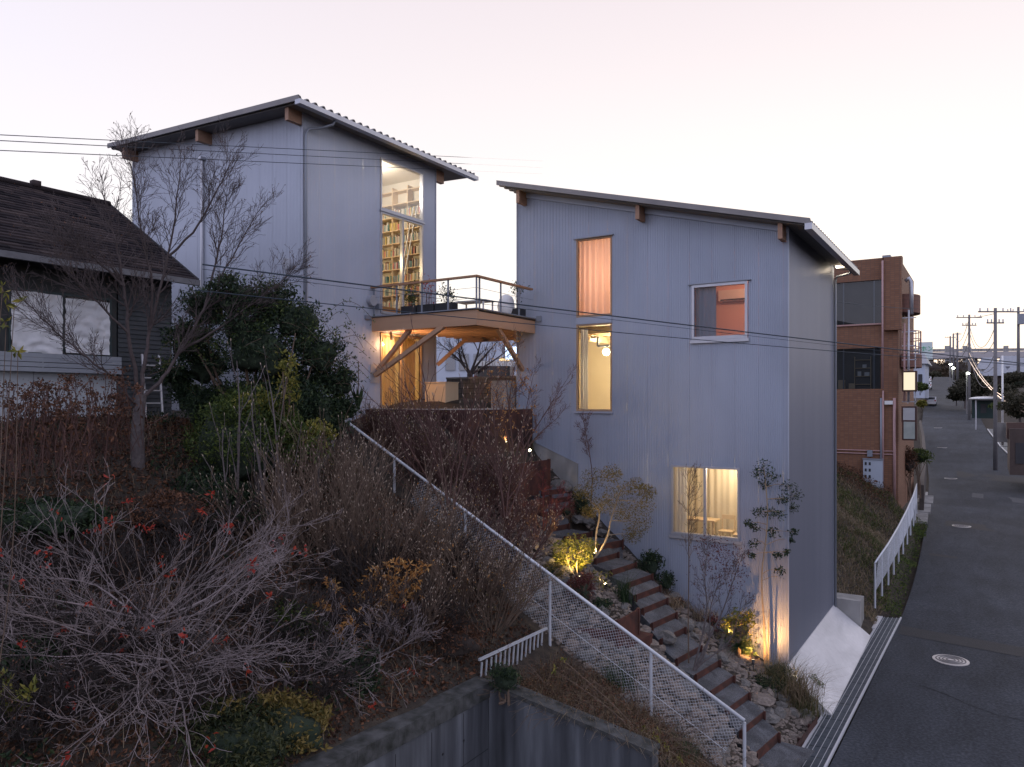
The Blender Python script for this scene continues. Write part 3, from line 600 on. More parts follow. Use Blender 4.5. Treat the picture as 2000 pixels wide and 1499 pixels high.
# ------------------------------------------------------------------ balcony between the houses
BA = thing('balcony', 'timber balcony with steel rail bridging the gap between both houses', 'balcony', (-10, -1, 10.2))
obj('deck', MB().box(-11.97, -7.9, -3.22, 0, 10.62, 10.68), M('deck boards', (.3, .25, .21), (.22, .19, .16), 6, .8), BA)
mb = MB(); mb.box(-11.97, -8.62, .003, 1.6, 10.62, 10.68); obj('deck', mb, m_wood, BA)
m_fas = M('timber fascia', (.50, .30, .18), (.42, .25, .15), 2, .65, stretch=(.3, .3, 4))
mb = MB(); mb.box(-11.98, -7.90, -3.30, -3.22, 10.22, 10.66); obj('fascia', mb, m_fas, BA)
mb = MB(); mb.box(-7.98, -7.90, -3.215, -.02, 10.22, 10.655); obj('fascia', mb, m_fas, BA)
mb = MB(); mb.box(-12.0, -7.84, -3.36, -3.2, 10.681, 10.71); mb.box(-7.95, -7.84, -3.19, -.03, 10.681, 10.71); mb.box(-11.99, -11.94, -3.62, -3.37, 10.60, 10.72); mb.box(-7.84, -7.66, -.05, -.02, 10.60, 10.78); obj('flashing', mb, m_pipe, BA)
mb = MB()
for v in np.arange(-2.85, 1.5, .48): mb.box(-11.97, -8.0 if v < -.1 else -8.63, v, v+.07, 10.30, 10.618)
obj('joist', mb, m_fas, BA); obj('end_beam', MB().box(-11.97, -8.63, 1.62, 1.72, 10.2, 10.66), m_fas, BA)
def brace(a, b): obj('brace', MB().beam(a, b, .12, .13), m_fas, BA)
brace((-11.93, -3.06, 9.02), (-10.55, -3.12, 10.24)); brace((-11.93, -3.20, 8.84), (-9.15, -3.26, 10.24)); brace((-8.02, -2.05, 10.24), (-8.35, -.06, 9.05)); brace((-11.95, .0, 9.3), (-11.1, .6, 10.24)); 
obj('brace_plate', MB().box(-12.0, -11.975, -3.36, -2.95, 8.6, 9.2), m_alu, BA)
rl = MB(); rl.box(-12.0, -7.87, -3.34, -3.23, 11.60, 11.66); rl.box(-7.98, -7.87, -3.225, -.2, 11.60, 11.66); obj('handrail', rl, m_wood, BA)
for u in (-11.9, -10.95, -9.95, -8.95): obj('post', MB().box(u-.02, u+.02, -3.30, -3.26, 10.71, 11.6), m_pipe, BA)
for v in (-3.27, -3.12, -2.0, -.95): obj('post', MB().box(-7.95, -7.91, v-.02, v+.02, 10.71, 11.6), m_pipe, BA)
mb = MB()
for z in (11.0, 11.3): mb.tube([(-11.95, -3.28, z), (-7.93, -3.28, z)], .006, 4); mb.tube([(-7.93, -3.28, z), (-7.93, -.1, z)], .006, 4)
obj('rail_wire', mb, m_pipe, BA)
# things on the balcony
m_lf_dk = leafmat('dark green leaf', (.010, .022, .012), (.055, .082, .034), (.022, .042, .019))
m_lf_gr = leafmat('green leaf', (.025, .048, .010), (.12, .15, .032), (.055, .085, .018))
m_lf_yl = leafmat('yellow green leaf', (.09, .10, .015), (.28, .24, .05), (.16, .16, .03))
m_lf_or = leafmat('orange leaf', (.34, .15, .04), (.56, .33, .12), (.45, .22, .065))
m_lf_rd = leafmat('red leaf', (.26, .025, .018), (.42, .06, .03), (.34, .04, .022))
m_lf_br = leafmat('dead brown leaf', (.040, .020, .012), (.17, .075, .038), (.08, .038, .021), .1)
m_lf_pu = leafmat('purple red leaf', (.07, .018, .018), (.15, .05, .04), (.10, .03, .026))
m_lf_ol = leafmat('olive leaf', (.09, .08, .02), (.24, .17, .05), (.16, .12, .03))
m_lf_dm = leafmat('dim olive leaf', (.014, .024, .009), (.085, .085, .03), (.035, .045, .016))
m_bl = leafmat('grass blade', (.05, .055, .02), (.18, .15, .07), (.10, .10, .04))
m_blg = leafmat('green blade', (.012, .03, .012), (.05, .085, .03), (.025, .05, .018))
m_straw = leafmat('dry straw', (.14, .10, .06), (.34, .26, .17), (.22, .16, .10))
def planter(u0, u1, v0, v1, z, lab, leafm, h, n, lab2, spread=.25, red=False):
    t = thing('planter_box', lab, 'planter', ((u0+u1)/2, (v0+v1)/2, z)); obj('box', MB().box(u0, u1, v0, v1, z, z+.28), m_black, t); obj('soil', MB().box(u0+.02, u1-.02, v0+.02, v1-.02, z+.281, z+.285), m_soil, t)
    c = np.array(((u0+u1)/2, (v0+v1)/2, z+.285)); p = thing('potted_plant', lab2, 'plant', c)
    st = MB(); lf = MB()
    for k in range(7):
        a = rnd.uniform(0, 2*PI); tip = c+np.array((math.cos(a)*spread*rnd.random(), math.sin(a)*spread*rnd.random(), h*rnd.uniform(.6, 1)))
        st.tube([c+nr.normal(size=3)*(.05, .05, 0), (c+tip)/2+nr.normal(size=3)*.02, tip], [.008, .006, .004], 4)
        lf.leaves(tip+nr.normal(size=(n, 3))*(.07, .07, .14)-np.array((0, 0, .15)), .09)
    obj('stem', st, m_barkr, p); obj('foliage', lf, leafm, p)
planter(-10.95, -10.35, -3.1, -2.8, 10.69, 'black planter box on the balcony below the left plants', m_lf_gr, .55, 26, 'upright green plant in the leftmost balcony planter')
planter(-10.3, -9.65, -3.1, -2.8, 10.69, 'black planter box in the middle of the balcony edge', m_lf_rd, .75, 7, 'sparse red leaved plant in the middle balcony planter')
planter(-9.6, -8.95, -3.1, -2.8, 10.69, 'black planter box on the balcony nearest its corner post', m_lf_dk, .5, 30, 'bushy dark plant in the planter by the balcony corner')
planter(-8.35, -8.05, -.8, -.35, 10.69, 'black planter box against the ribbed house wall on the balcony', m_lf_dk, .95, 12, 'tall thin plant against the ribbed house on the balcony')
t = thing('balcony_table', 'pale folding table on the balcony near the corner post', 'table', (-8.9, -2.2, 10.68))
obj('table_top', MB().box(-9.5, -8.3, -2.3, -1.7, 11.08, 11.11), m_white, t)
for x in (-9.4, -8.4):
    for y in (-2.25, -1.75): obj('leg', MB().box(x-.02, x+.02, y-.02, y+.02, 10.68, 11.08), m_white, t)
mb = MB().blob((-8.55, -.75, 11.05), (.28, .28, .42), 4, .08, 3); mb.smooth = True
obj('covered_grill', mb, m_white, None, 'pale rounded covered grill standing on the balcony by the ribbed house', 'grill cover')
# ------------------------------------------------------------------ terrace below the balcony
mb = MB(); mb.box(-11.98, -8.0, -3.45, 1.5, 7.55, 7.78); struct('terrace', mb, m_conc)
m_cw = thing('terrace_retaining_wall', 'dark rusted steel retaining wall holding up the terrace under the balcony', 'retaining wall', (-10, -3.5, 6.8))
for a, b in ((-12.3, -11.2), (-11.19, -10.1), (-10.09, -9.0), (-8.99, -7.95)): obj('panel', MB().box(a, b, -3.56, -3.5, 6.5, 7.76), m_cortd, m_cw)
obj('panel', MB().box(-8.0, -7.95, -3.49, -.1, 6.2, 7.76), m_cortd, m_cw)
for u in (-11.2, -10.1, -9.0, -7.98): obj('post', MB().box(u-.04, u+.04, -3.66, -3.57, 6.4, 7.74), m_cortd, m_cw)
def cab(u0, u1, v0, v1, z0, z1, m, lab, name='cabinet'):
    t = thing(name, lab, 'cabinet', ((u0+u1)/2, (v0+v1)/2, z0)); obj('body', MB().box(u0, u1, v0, v1, z0, z1), m, t); obj('lid', MB().box(u0-.02, u1+.02, v0-.02, v1+.02, z1+.001, z1+.03), m, t)
cab(-11.2, -10.35, -1.6, -.9, 7.78, 8.62, m_ply, 'pale plywood cabinet on the terrace beside the glass door')
cab(-9.3, -8.7, -.5, .3, 7.78, 8.66, m_conc, 'grey boxed counter on the terrace beside the ribbed house')
t = thing('block_wall', 'dark concrete block wall behind the terrace counters', 'wall', (-10.3, 1.9, 7.7))
obj('blocks', MB().box(-13, -8.0, 1.9, 2.05, 7.6, 8.86), brickmat('concrete blocks', (.14, .13, .12), (.19, .175, .16), (.07, .065, .06), .4, .2), t); obj('coping', MB().box(-13, -8.0, 1.86, 2.09, 8.861, 8.93), m_conc, t)
# building, van and tree seen below the balcony
t = thing('white_building', 'pale bluish building with barred windows seen through the gap below the balcony', 'building', (-24, 22, 8))
A, B = pd(820, 790, 46), pd(1060, 790, 44); n_ = np.array((B-A)[:2]); n_ /= np.linalg.norm(n_); pn = np.array((-n_[1], n_[0]))
def wallquad(A, B, z0, z1, th):
    mb = MB(); q = [(A[0], A[1]), (B[0], B[1]), (B[0]+pn[0]*th, B[1]+pn[1]*th), (A[0]+pn[0]*th, A[1]+pn[1]*th)]; mb.prism(q, 2, z0, z1); return mb
obj('wall', wallquad(A, B, 7.6, 12.0, 5), M('bluish white render', (.62, .66, .74), (.58, .62, .7), 2, .8), t)
for f0, f1, z0, z1 in ((.22, .3, 9.9, 10.9), (.33, .41, 9.9, 10.9), (.45, .53, 9.9, 10.9), (.22, .3, 8.2, 9.0), (.55, .62, 8.2, 9.0), (.66, .74, 9.6, 10.6)):
    a, b = lerp(A, B, f0), lerp(A, B, f1); d = np.array((pn[0], pn[1], 0))*-.06
    wm = wallquad(a+d, b+d, z0, z1, .05); w_ = obj('window', wm, m_glassr if f0 < .6 else emat('lit shop window', (1, .7, .35), 1.2), t)
t = thing('shop_sign', 'small glowing blue white shop sign beyond the balcony gap', 'sign', pd(1000, 690, 36))
c = pd(1000, 690, 36); obj('sign_face', MB().box(c[0]-.35, c[0]+.35, c[1]-.05, c[1]+.05, c[2]-.3, c[2]+.3), emat('blue white sign', (.55, .7, 1), 3), t); obj('post', MB().box(c[0]-.05, c[0]+.05, c[1]-.04, c[1]+.04, 7.6, c[2]-.301), m_alu, t)
def van(c, rz, lab):
    t = thing('parked_van', lab, 'van', (0, 0, 0)); ca, sa = math.cos(rz), math.sin(rz)
    def tr(mb):
        for k, v in enumerate(mb.V): mb.V[k] = np.stack([v[:, 0]*ca-v[:, 1]*sa, v[:, 0]*sa+v[:, 1]*ca, v[:, 2]], 1)+c
        return mb
    mb = MB().prism([(-2.2,.35),(2.2,.35),(2.25,.9),(1.7,1.15),(1.05,1.9),(-2.0,1.95),(-2.25,1.7),(-2.28,.6)], 1, -.83, .83); obj('body', tr(mb), m_white, t)
    obj('rear_window', tr(MB().box(-2.31, -2.25, -.66, .66, 1.15, 1.72)), M('van glass', (.02, .025, .03), rough=.1), t)
    for y in (-.75, .75): obj('tail_light', tr(MB().box(-2.32, -2.26, y-.07, y+.07, .8, 1.3)), M('tail lamp red', (.4, .02, .02), rough=.3), t)
    obj('side_window', tr(MB().box(-1.9, 1.0, -.845, -.832, 1.15, 1.7)), M('van side glass', (.03, .04, .05), rough=.1), t)
    for x in (-1.5, 1.4):
        for y in (-.8, .8): obj('wheel', tr(MB().tube([(x, y-.1, .32), (x, y+.1, .32)], .32, 16)), m_black, t)
c = pd(967, 735, 33); van(np.array((c[0], c[1], 7.75)), TH+PI/2, 'white van with dark rear window parked beyond the block wall')
# ------------------------------------------------------------------ plants: generators
def unit(v): return v/(np.linalg.norm(v)+1e-9)
def rotdir(d, ang, rng=None):
    q = unit(np.cross(d, nr.normal(size=3))); return unit(d*math.cos(ang)+q*math.sin(ang))
def grow(mb, p, d, Ln, r, lv, P, tips, allp=None):
    n = P['seg'][lv]; pts_ = [np.array(p, float)]; d = unit(np.array(d, float)); ds = [d]
    for i in range(n):
        d = unit(d+nr.normal(size=3)*P['wig'][lv]+np.array((0, 0, P['up'][lv]))); pts_.append(pts_[-1]+d*Ln/n); ds.append(d)
    rr = np.linspace(r, max(P['rmin'], r*P['tap']), n+1); mb.tube(pts_, rr, 6 if lv == 0 and r > .03 else (4 if r > .012 else 3), False)
    if allp is not None: allp.extend(pts_[1:])
    if lv+1 < P['lv']:
        for k in range(P['ch'][lv]):
            t_ = P['st'][lv]+(1-P['st'][lv])*(k+rnd.random())/P['ch'][lv]; f = t_*n; i = min(int(f), n-1); q = pts_[i]+(pts_[i+1]-pts_[i])*(f-i)
            grow(mb, q, rotdir(ds[i], P['ang'][lv]*rnd.uniform(.6, 1.3)), Ln*P['rat'][lv]*rnd.uniform(.65, 1.2)*(1.15-.5*t_), max(P['rmin'], rr[i]*P['rr'][lv]), lv+1, P, tips, allp)
    else: tips.append((pts_[-1], d))
def plant(name, lab, cat, base, parts, group=None):
    t = thing(name, lab, cat, base, group)
    for nm, mb, m in parts:
        if mb.n: obj(nm, mb, m, t, kind='stuff' if nm in ('bud', 'dried_foliage') else None)
    return t
def hgt(base, ytop): Y = (np.array(base)-CAM)@FV; return CAM[2]+(HOR-ytop)/F_PX*Y-base[2]
def leafcloud(c, r, n, surf=.6):
    q = nr.normal(size=(n, 3)); q /= np.linalg.norm(q, axis=1)[:, None]; rad = np.where(nr.rand(n) < surf, nr.uniform(.8, 1.05, n), nr.rand(n)**.5); return np.array(c)+q*rad[:, None]*np.array(r)
def lumpy(c, r, nl, n, lump=.45):
    out_ = []
    for k in range(nl):
        q = unit(nr.normal(size=3)); q[2] = abs(q[2])*1.1-.15; cc = np.array(c)+q*np.array(r)*rnd.uniform(.45, .85); s = rnd.uniform(.6, 1.2)*lump; out_.append(leafcloud(cc, np.array(r)*s*(1, 1, .8), n//nl))
    return np.concatenate(out_)
#VEG
# ------------------------------------------------------------------ chain link fence down the garden edge
e1 = unit(np.array((1, 0, -.5296))); e2 = np.array((-e1[2], 0, e1[0]))
f0 = np.array((.61, -6.5, 1.92))
FN = thing('mesh_fence', 'long white sloping chain link fence running down beside the garden steps', 'fence', f0)
mb = MB(); mb.smooth = True; mb.tube([f0, f0-e1*15.2], .038, 8); obj('top_rail', mb, m_fencew, FN)
for u in (.61, -1.28, -3.65, -5.97, -8.2, -10.4, -12.3):
    zt2 = 1.92-(u-.61)*.5296; zb = min(gz(u, -6.5), zt2-1.25)-.1; mb = MB().tube([(u, -6.5, zb), (u, -6.5, zt2-.03)], .033, 8); obj('post', mb, m_fencew, FN)
mb = MB(); La, Lb, sp = 9.0, 1.16, .082
k = -Lb
while k < La:
    a0, b0, a1, b1 = k, 0, k+Lb, Lb
    if a0 < 0: b0 = -a0; a0 = 0
    if a1 > La: b1 = La-k; a1 = La
    for (x0, y0, x1, y1) in ((a0, b0, a1, b1), (a0, Lb-b0, a1, Lb-b1)):
        mb.tube([f0-e1*x0-e2*y0+(0, .004, 0), f0-e1*x1-e2*y1+(0, .004, 0)], .0036, 3, False)
    k += sp*1.0
obj('chain_link', mb, m_fencew, FN)
mb = MB().tube([f0-e2*.75+(0, -.01, 0), f0-e1*9-e2*.75+(0, -.01, 0)], .006, 4); obj('tension_wire', mb, m_fencew, FN)
RG = thing('short_railing', 'short white railing with leaning balusters at the end of the retaining wall', 'railing', (-3.7, -7.9, 2.6))
obj('top_rail', MB().beam((-3.7, -6.55, 2.99), (-3.7, -9.15, 3.05), .05, .045), m_fencew, RG)
for k in range(15):
    v = -6.75-k*.165; obj('baluster', MB().beam((-3.7, v, 2.98), (-3.72, v-.04, 2.40+.02*math.sin(k*3)), .028, .028), m_fencew, RG)
obj('bottom_rail', MB().beam((-3.6, -6.56, 2.50), (-2.6, -6.58, 1.98), .07, .03), m_fencew, FN)
# ------------------------------------------------------------------ retaining walls of the pit
RW = thing('retaining_wall', 'tall stained concrete retaining wall running towards the viewer with moss on its top', 'retaining wall', (-3.5, -13, -1))
mb = MB(); mb.prism([(-19, -1), (-9.28, -1), (-9.28, 2.50), (-19, 2.75)], 0, -3.62, -3.30); obj('wall', mb, m_wallc, RW)
mb = MB()
for k in range(12):
    a = -9.27-k*.9; b = a-.895; zz = 2.505+.0255*k
    mb.prism([(a, zz), (b, zz+.024), (b, zz+.30), (a, zz+.275)], 0, -3.68, -3.27)
obj('coping', mb, m_cope, RW)
mb = MB()
for v in (-10.2, -11.1, -12.0, -12.9, -13.8, -14.7): mb.box(-3.301, -3.297, v-.006, v+.006, -1, 2.48)
mb.box(-3.301, -3.297, -19, -9.43, 1.55, 1.562)
obj('joint', mb, M('joint groove strip', (.02, .02, .022), rough=.95), RW)  # proud dark strips stand in for recessed joint grooves
RX = thing('wing_wall', 'low dark concrete wing wall sloping down beneath the brambles', 'retaining wall', (-1.7, -9.3, -1))
mb = MB(); mb.prism([(-3.29, -1), (-.09, -1), (-.09, 2.25), (-2.95, 2.68), (-3.29, 2.62)], 1, -9.42, -9.12); obj('wall', mb, m_wallc, RX)
mb = MB(); mb.prism([(-3.0, 2.675), (-.07, 2.245), (-.07, 2.32), (-3.0, 2.75)], 1, -9.45, -9.09); obj('coping', mb, m_cope, RX)
mb = MB(); mb.tube([(-3.295, -11.2, 1.7), (-3.28, -11.2, 1.7)], .05, 12); obj('weep_hole', mb, m_black, RW)
mb = MB()
for v in np.arange(-15, -9.8, .6):
    for z in (.9, 2.0): mb.tube([(-3.30, v, z), (-3.292, v, z)], .022, 8)
obj('tie_hole', mb, m_black, RW, kind='stuff')
# ------------------------------------------------------------------ garden steps
ST = [(.44,-4.1,.5),(.05,-3.85,.80),(-.35,-3.6,1.07),(-.77,-3.4,1.33),(-1.18,-3.2,1.57),(-1.72,-3.0,1.78),(-2.22,-2.75,2.10),(-2.55,-2.5,2.38),(-2.88,-2.3,2.66),(-3.16,-2.1,2.92),(-3.47,-1.9,3.16),(-4.05,-1.7,3.38),(-4.65,-1.5,3.58)]
c2 = [pv(1190,1062,-1.2), pv(1128,1046,-1.5), pv(1083,1030,-1.9), pv(1080,1000,-1.6), pv(1085,975,-1.3), pv(1085,958,-1.05)]
ST += [tuple(q) for q in c2]
rv_ = unit(np.array((.14, .99, 0)))
tr_ = MB()
for i, (u, v, z) in enumerate(ST):
    c = np.array((u, v, z)); hw = .68 if i < 12 else .62
    rr_ = rv_ if i < 13 else unit(np.array((.25, .97, 0)))
    nrm = np.array((rr_[1], -rr_[0], 0))
    t = thing('steel_step', f'rusted steel step edge, {"lowest of the garden steps by the street" if i == 0 else "second lowest garden step beside the last fence post" if i == 1 else "one of the rising garden steps"}', 'step', c, 'rusted steel steps in the garden')
    if 2 <= i: t['label'] = 'rusted steel step edge in the middle of the garden stair' if i < 13 else 'rusted steel step edge on the upper bend of the garden path'
    obj('riser', MB().beam(c-rr_*hw+(0, 0, -.07), c+rr_*hw+(0, 0, -.07), .016, .20), m_corten, t)
    for s in (-1, 1): obj('stake', MB().beam(c+rr_*hw*s*.93+nrm*.04+(0, 0, -.25), c+rr_*hw*s*.93+nrm*.04+(0, 0, .055), .05, .05), m_corten, t)
    if i+1 < len(ST): nxt = np.array(ST[i+1])
    else: nxt = c+np.array((-.9, .1, .1))
    q = [c-rr_*hw, c+rr_*hw, nxt+rr_*hw, nxt-rr_*hw]
    for k in (2, 3): q[k][2] = z
    zn = max(z, nxt[2]-.12) if i+1 < len(ST) else z+.03; q = [np.array((a[0], a[1], z+.02 if k < 2 else zn)) for k, a in enumerate(q)]; lo = [a-(0, 0, .7) for a in q]
    tr_.add(q+lo, [(0,1,2,3),(4,5,1,0),(5,6,2,1),(6,7,3,2),(7,4,0,3)])
q = np.array(ST[0]); tr_.add([q-rv_*.7+(0,0,-.17), q+rv_*.7+(0,0,-.17), q+rv_*.8+(.75,0,-.24), q-rv_*.9+(.75,0,-.24)], [(3,2,1,0)])
# gravel plateau left of the bend
q = pv(1020,1072,-2.9); tr_.add([q+(.9,-.5,-.02), q+(.7,.9,.0), q+(-.9,.8,.05), q+(-.9,-.7,.02)], [(0,1,2,3)])
struct('gravel_path', tr_, m_gravel)
def plate(a, b, z0, z1, lab, th=.03, m=None):
    t = thing('steel_plate', lab, 'edging', (np.array(a)+np.array(b))/2); obj('panel', MB().beam((*a[:2], (z0+z1)/2), (*b[:2], (z0+z1)/2), th, z1-z0), m or m_corten, t)
    for e in (a, b): obj('stake', MB().box(e[0]-.04, e[0]+.04, e[1]-.04, e[1]+.04, z0-.1, z1+.02), m_corten, t)
P1, P2 = pu(1000,906,-6.83), pu(1072,898,-6.83); plate(P1, P2, P2[2]-1.0, P2[2], 'tall rusted steel retaining plate below the glowing spotlight', .05)
P1, P2 = pu(985,1000,-6.3), pu(1075,975,-6.5); plate(P1, P2, P2[2]-.35, P2[2]+.1, 'rusted steel edging plate behind the red leaved shrub')
P1, P2 = pv(985,1062,-4.3), pv(1021,1045,-3.4); plate(P1, P2, P2[2]-.4, P2[2], 'short rusted plate right of the fence rail at the upper garden')
P1, P2 = pz(1206,1213,3.0), pz(1246,1190,3.0); plate(P1, P2, 2.2, 3.0, 'upright rusted steel back plate above the bench box', .04)
P1, P2 = pz(1115,1226,2.75), pz(1205,1215,2.95); plate(P1, P2, 2.3, 2.75, 'long low rusted plate seen through the chain link mesh')
t = thing('steel_bench', 'rusted steel box bench in the rubble bed behind the chain link fence', 'bench', (-2.4, -4.3, 2))
rr_ = rv_; c = pz(1240,1243,2.4); 
mb = MB(); mb.beam(c-rr_*.75+(0, 0, -.03), c+rr_*.45+(0, 0, -.03), .48, .06); obj('seat', mb, m_corten, t); mb = MB(); mb.beam(c-rr_*.73+(0, 0, -.26), c+rr_*.43+(0, 0, -.26), .44, .40); obj('base', mb, m_corten, t)
t = thing('steel_edging', 'long dark rusted steel edging strip between the rubble and the drain', 'edging', (.8, -4, 0))
obj('strip', MB().beam((.97, -1.3, .12), (.62, -6.8, .06), .015, .22), m_cortd, t)
for v in (-1.8, -2.7, -3.6, -4.5): u = .97-.35*(-1.3-v)/5.5; obj('stake', MB().box(u-.09, u-.02, v-.03, v+.03, -.05, .2), m_cortd, t)
# ------------------------------------------------------------------ old house at the left edge
OH = thing('old_house', 'old dark house with shingled gable roof at the left edge', 'house', (-16, -14, 7.5))
eu, ez, ru, rz_, gv_ = -12.85, 11.16, -17.0, 13.7, -8.9
m_sh = M('roof shingle', (.014, .012, .014), (.06, .046, .044), island=True, rough=.95, spec=.1, contrast=.45, c3=(.03, .024, .026))
mb = MB(); nc = 26
for k in range(nc):
    a, b = k/nc, (k+1.12)/nc
    for j in range(20):
        v1 = gv_-j*.62-(.3 if k % 2 else 0)+.3; v0 = max(v1-.61, -20.5); v1 = min(v1, gv_)
        if v1-v0 < .05: continue
        ua, ub = eu+(ru-eu)*a, eu+(ru-eu)*b; za, zb = ez+(rz_-ez)*a+.035, ez+(rz_-ez)*b
        mb.add([(ua, v0, za), (ua, v1, za), (ub, v1, zb), (ub, v0, zb), (ua, v0, za-.04), (ua, v1, za-.04)], [(0,1,2,3), (4,5,1,0)])
obj('roof', mb, m_sh, OH)
mb = MB().prism([(eu, ez-.02), (ru, rz_-.02), (2*ru-eu, ez-.02), (2*ru-eu, ez-.12), (ru, rz_-.14), (eu, ez-.14)], 1, -20.5, gv_-.01); obj('roof_underside', mb, m_dark, OH)
mb = MB(); mb.smooth = True; mb.tube([(ru, -20.5, rz_+.04), (ru, gv_, rz_+.04)], .09, 8); mb.box(ru-.1, ru+.1, gv_-2.1, gv_-1.9, rz_+.05, rz_+.22); obj('ridge', mb, m_sh, OH)
obj('eave_gutter', MB().box(eu-.02, eu+.1, -20.5, gv_+.02, ez-.14, ez-.0), M('old gutter', (.16, .16, .17), (.1, .1, .11), 6, .6), OH)
mb = MB().prism([(eu+.02, ez+.05), (ru, rz_+.06), (ru, rz_-.16), (eu+.02, ez-.16)], 1, gv_, gv_+.04); obj('bargeboard', mb, m_dark, OH)
m_sid = M('lap siding', (.045, .05, .054), (.075, .08, .085), 3, .9)
mb = MB()
for k in range(34):
    z = 7.4+k*.115; mb.prism([(-13.6, z), (-13.575, z), (-13.60, z+.114), (-13.62, z+.114)], 1, -10.58, -9.15)
obj('siding', mb, m_sid, OH)
gm = MB().prism([(-13.62, 7.3), (-13.62, 11.0), (ru, rz_-.2), (2*ru+13.62, 11.0), (2*ru+13.62, 7.3)], 1, -9.3, -9.15); obj('gable_wall', gm, m_sid, OH)
m_dw = M('dark timber wall', (.03, .034, .034), (.05, .052, .05), 3, .8)
mb = MB(); mb.box(-13.9, -13.62, -20, -10.6, 8.75, 9.05); mb.box(-13.9, -13.62, -20, -10.6, 10.52, 11.05); mb.box(-13.9, -13.62, -13.5, -13.02, 9.05, 10.52); mb.box(-13.9, -13.62, -10.74, -10.6, 9.05, 10.52); mb.box(-13.9, -13.62, -20, -16, 9.05, 10.52); obj('wall', mb, m_dw, OH)
mb = MB()
for k in range(12): v1 = -10.62-k*.95; mb.box(-13.68, -13.60, v1-.94, v1, 7.0, 8.74)
obj('lower_wall', mb, M('weathered pale panels', (.52, .55, .57), (.38, .41, .43), 1.5, .75, stretch=(1, 1, .3)), OH)
frame(OH, 1, -13.62, 1, -13.02, -10.74, 9.05, 10.52, M('dark green frame', (.03, .05, .05), rough=.6), muls=(-11.85,), fw=.05, proud=.03, glass=m_glass)
frame(OH, 1, -13.62, 1, -16, -13.5, 9.05, 10.52, m_dw, muls=(-14.7,), fw=.05, proud=.03, glass=m_glassr)
mb = MB(); room(mb, -16.5, -13.95, -19, -10, 7.6, 10.9, 'u1'); obj('room', mb, m_dark, OH)
m_shw = M('crumpled sheet', (.80, .80, .80), (.62, .62, .63), 3.5, .9)
sheet('crumpled white sheet covering the left half of the old house window', -13.60, -12.98, -11.90, 9.10, 10.46, m_shw, 1.0)
sheet('crumpled white sheet covering the right half of the old house window', -13.60, -11.84, -10.80, 9.14, 10.42, m_shw, 7.0)
RB = thing('window_railing', 'horizontal aluminium bar railing below the old house window', 'railing', (-13.4, -13, 8.7))
for z in (8.72, 8.83, 8.94, 9.04): obj('bar', MB().box(-13.42, -13.37, -20, -10.62, z-.048, z+.048), M('dull railing', (.26, .28, .31), (.32, .34, .37), 3, .5), RB)
for v in (-10.65, -12.4, -14.2, -16): obj('bracket', MB().box(-13.6, -13.425, v-.02, v+.02, 8.68, 9.08), m_alu, RB)
SL = thing('step_ladder', 'small aluminium step ladder leaning by the grey siding', 'ladder', (-13.3, -9.9, 7.7))
for v in (-10.1, -9.65): obj('stile', MB().beam((-13.2, v, 7.6), (-13.45, v+.05, 9.2), .05, .03), m_alu, SL)
for k in range(4): obj('rung', MB().box(-13.36-.05*k+.05, -13.28-.05*k+.05, -10.08, -9.62, 7.95+.32*k, 7.98+.32*k), m_alu, SL)
# ------------------------------------------------------------------ brick building beside the street
BB = thing('brick_building', 'reddish brown tiled building with big dark windows behind the ribbed house', 'building', (-3, 26, 3))
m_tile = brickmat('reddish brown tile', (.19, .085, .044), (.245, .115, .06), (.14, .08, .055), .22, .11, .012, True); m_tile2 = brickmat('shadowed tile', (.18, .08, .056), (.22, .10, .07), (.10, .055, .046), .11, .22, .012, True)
bv = 24.14; bd = 34
mb = MB()
def fr(u0, u1, z0, z1): mb.box(u0, u1, bv, bv+.5, z0, z1)
fr(-9, .63, 14.65, 15.83); fr(-9, .45, 10.95, 12.28); fr(-9, .45, 2.0, 8.70); fr(-.40, .45, 8.701, 10.949); fr(-.2, .45, 12.281, 14.649)
mb.box(-9, .45, bv+.5, bd, 2.0, 15.82)
o = obj('wall', mb, m_tile, BB)
obj('pier', MB().box(-.22, .63, bv-.35, bv-.003, 11.85, 15.78), m_tile, BB); mb = MB().box(-.3, .1, bv-.3, bv+.2, 15.79, 15.9); obj('parapet_flashing', mb, m_pipe, BB)
for z0, z1, u1 in ((12.285, 14.64, -.21), (8.705, 10.94, -.41)):
    wn = obj('window', MB().box(-9, u1, bv+.2, bv+.26, z1-.06, z1), m_dark, BB)
    g = MB(); g.add([(-9, bv+.14, z0), (u1, bv+.14, z0), (u1, bv+.14, z1), (-9, bv+.14, z1)], [(0,1,2,3)]); obj('pane', g, glassmat('dim office glass', (.55, .6, .64), 1.6), wn)
    mb = MB(); room(mb, -8.9, u1, bv+.27, bv+.49, z0, z1, 'v0'); obj('back_wall', mb, M('dim room', (.10, .10, .10), (.16, .155, .15), .8, .8), wn)
    mb = MB()
    for q in (-.75, -2.3): mb.box(q-.03, q+.03, bv+.15, bv+.2, z0, z1)
    obj('mullion', mb, m_pipe, wn)
mb = MB()
for z in (8.95, 9.4, 9.85, 10.3): mb.box(-1.75, -.95, bv+.3, bv+.48, z, z+.03)
for u in (-1.77, -.95): mb.box(u, u+.03, bv+.3, bv+.48, 8.71, 10.5)
obj('office_shelf', mb, m_ply, BB)
for u, z, w_, h_ in ((-1.6, 9.43, .18, .25), (-1.25, 9.43, .25, .2), (-1.35, 9.88, .2, .18), (-2.6, 8.72, .35, .5), (-2.05, 8.72, .3, .3)):
    tag(obj('storage_box', MB().box(u, u+w_, bv+.29, bv+.47, z, z+h_), m_white if z > 9 else m_ply), 'small storage box inside the lower window of the brick building', 'box', 'boxes in the brick building window')
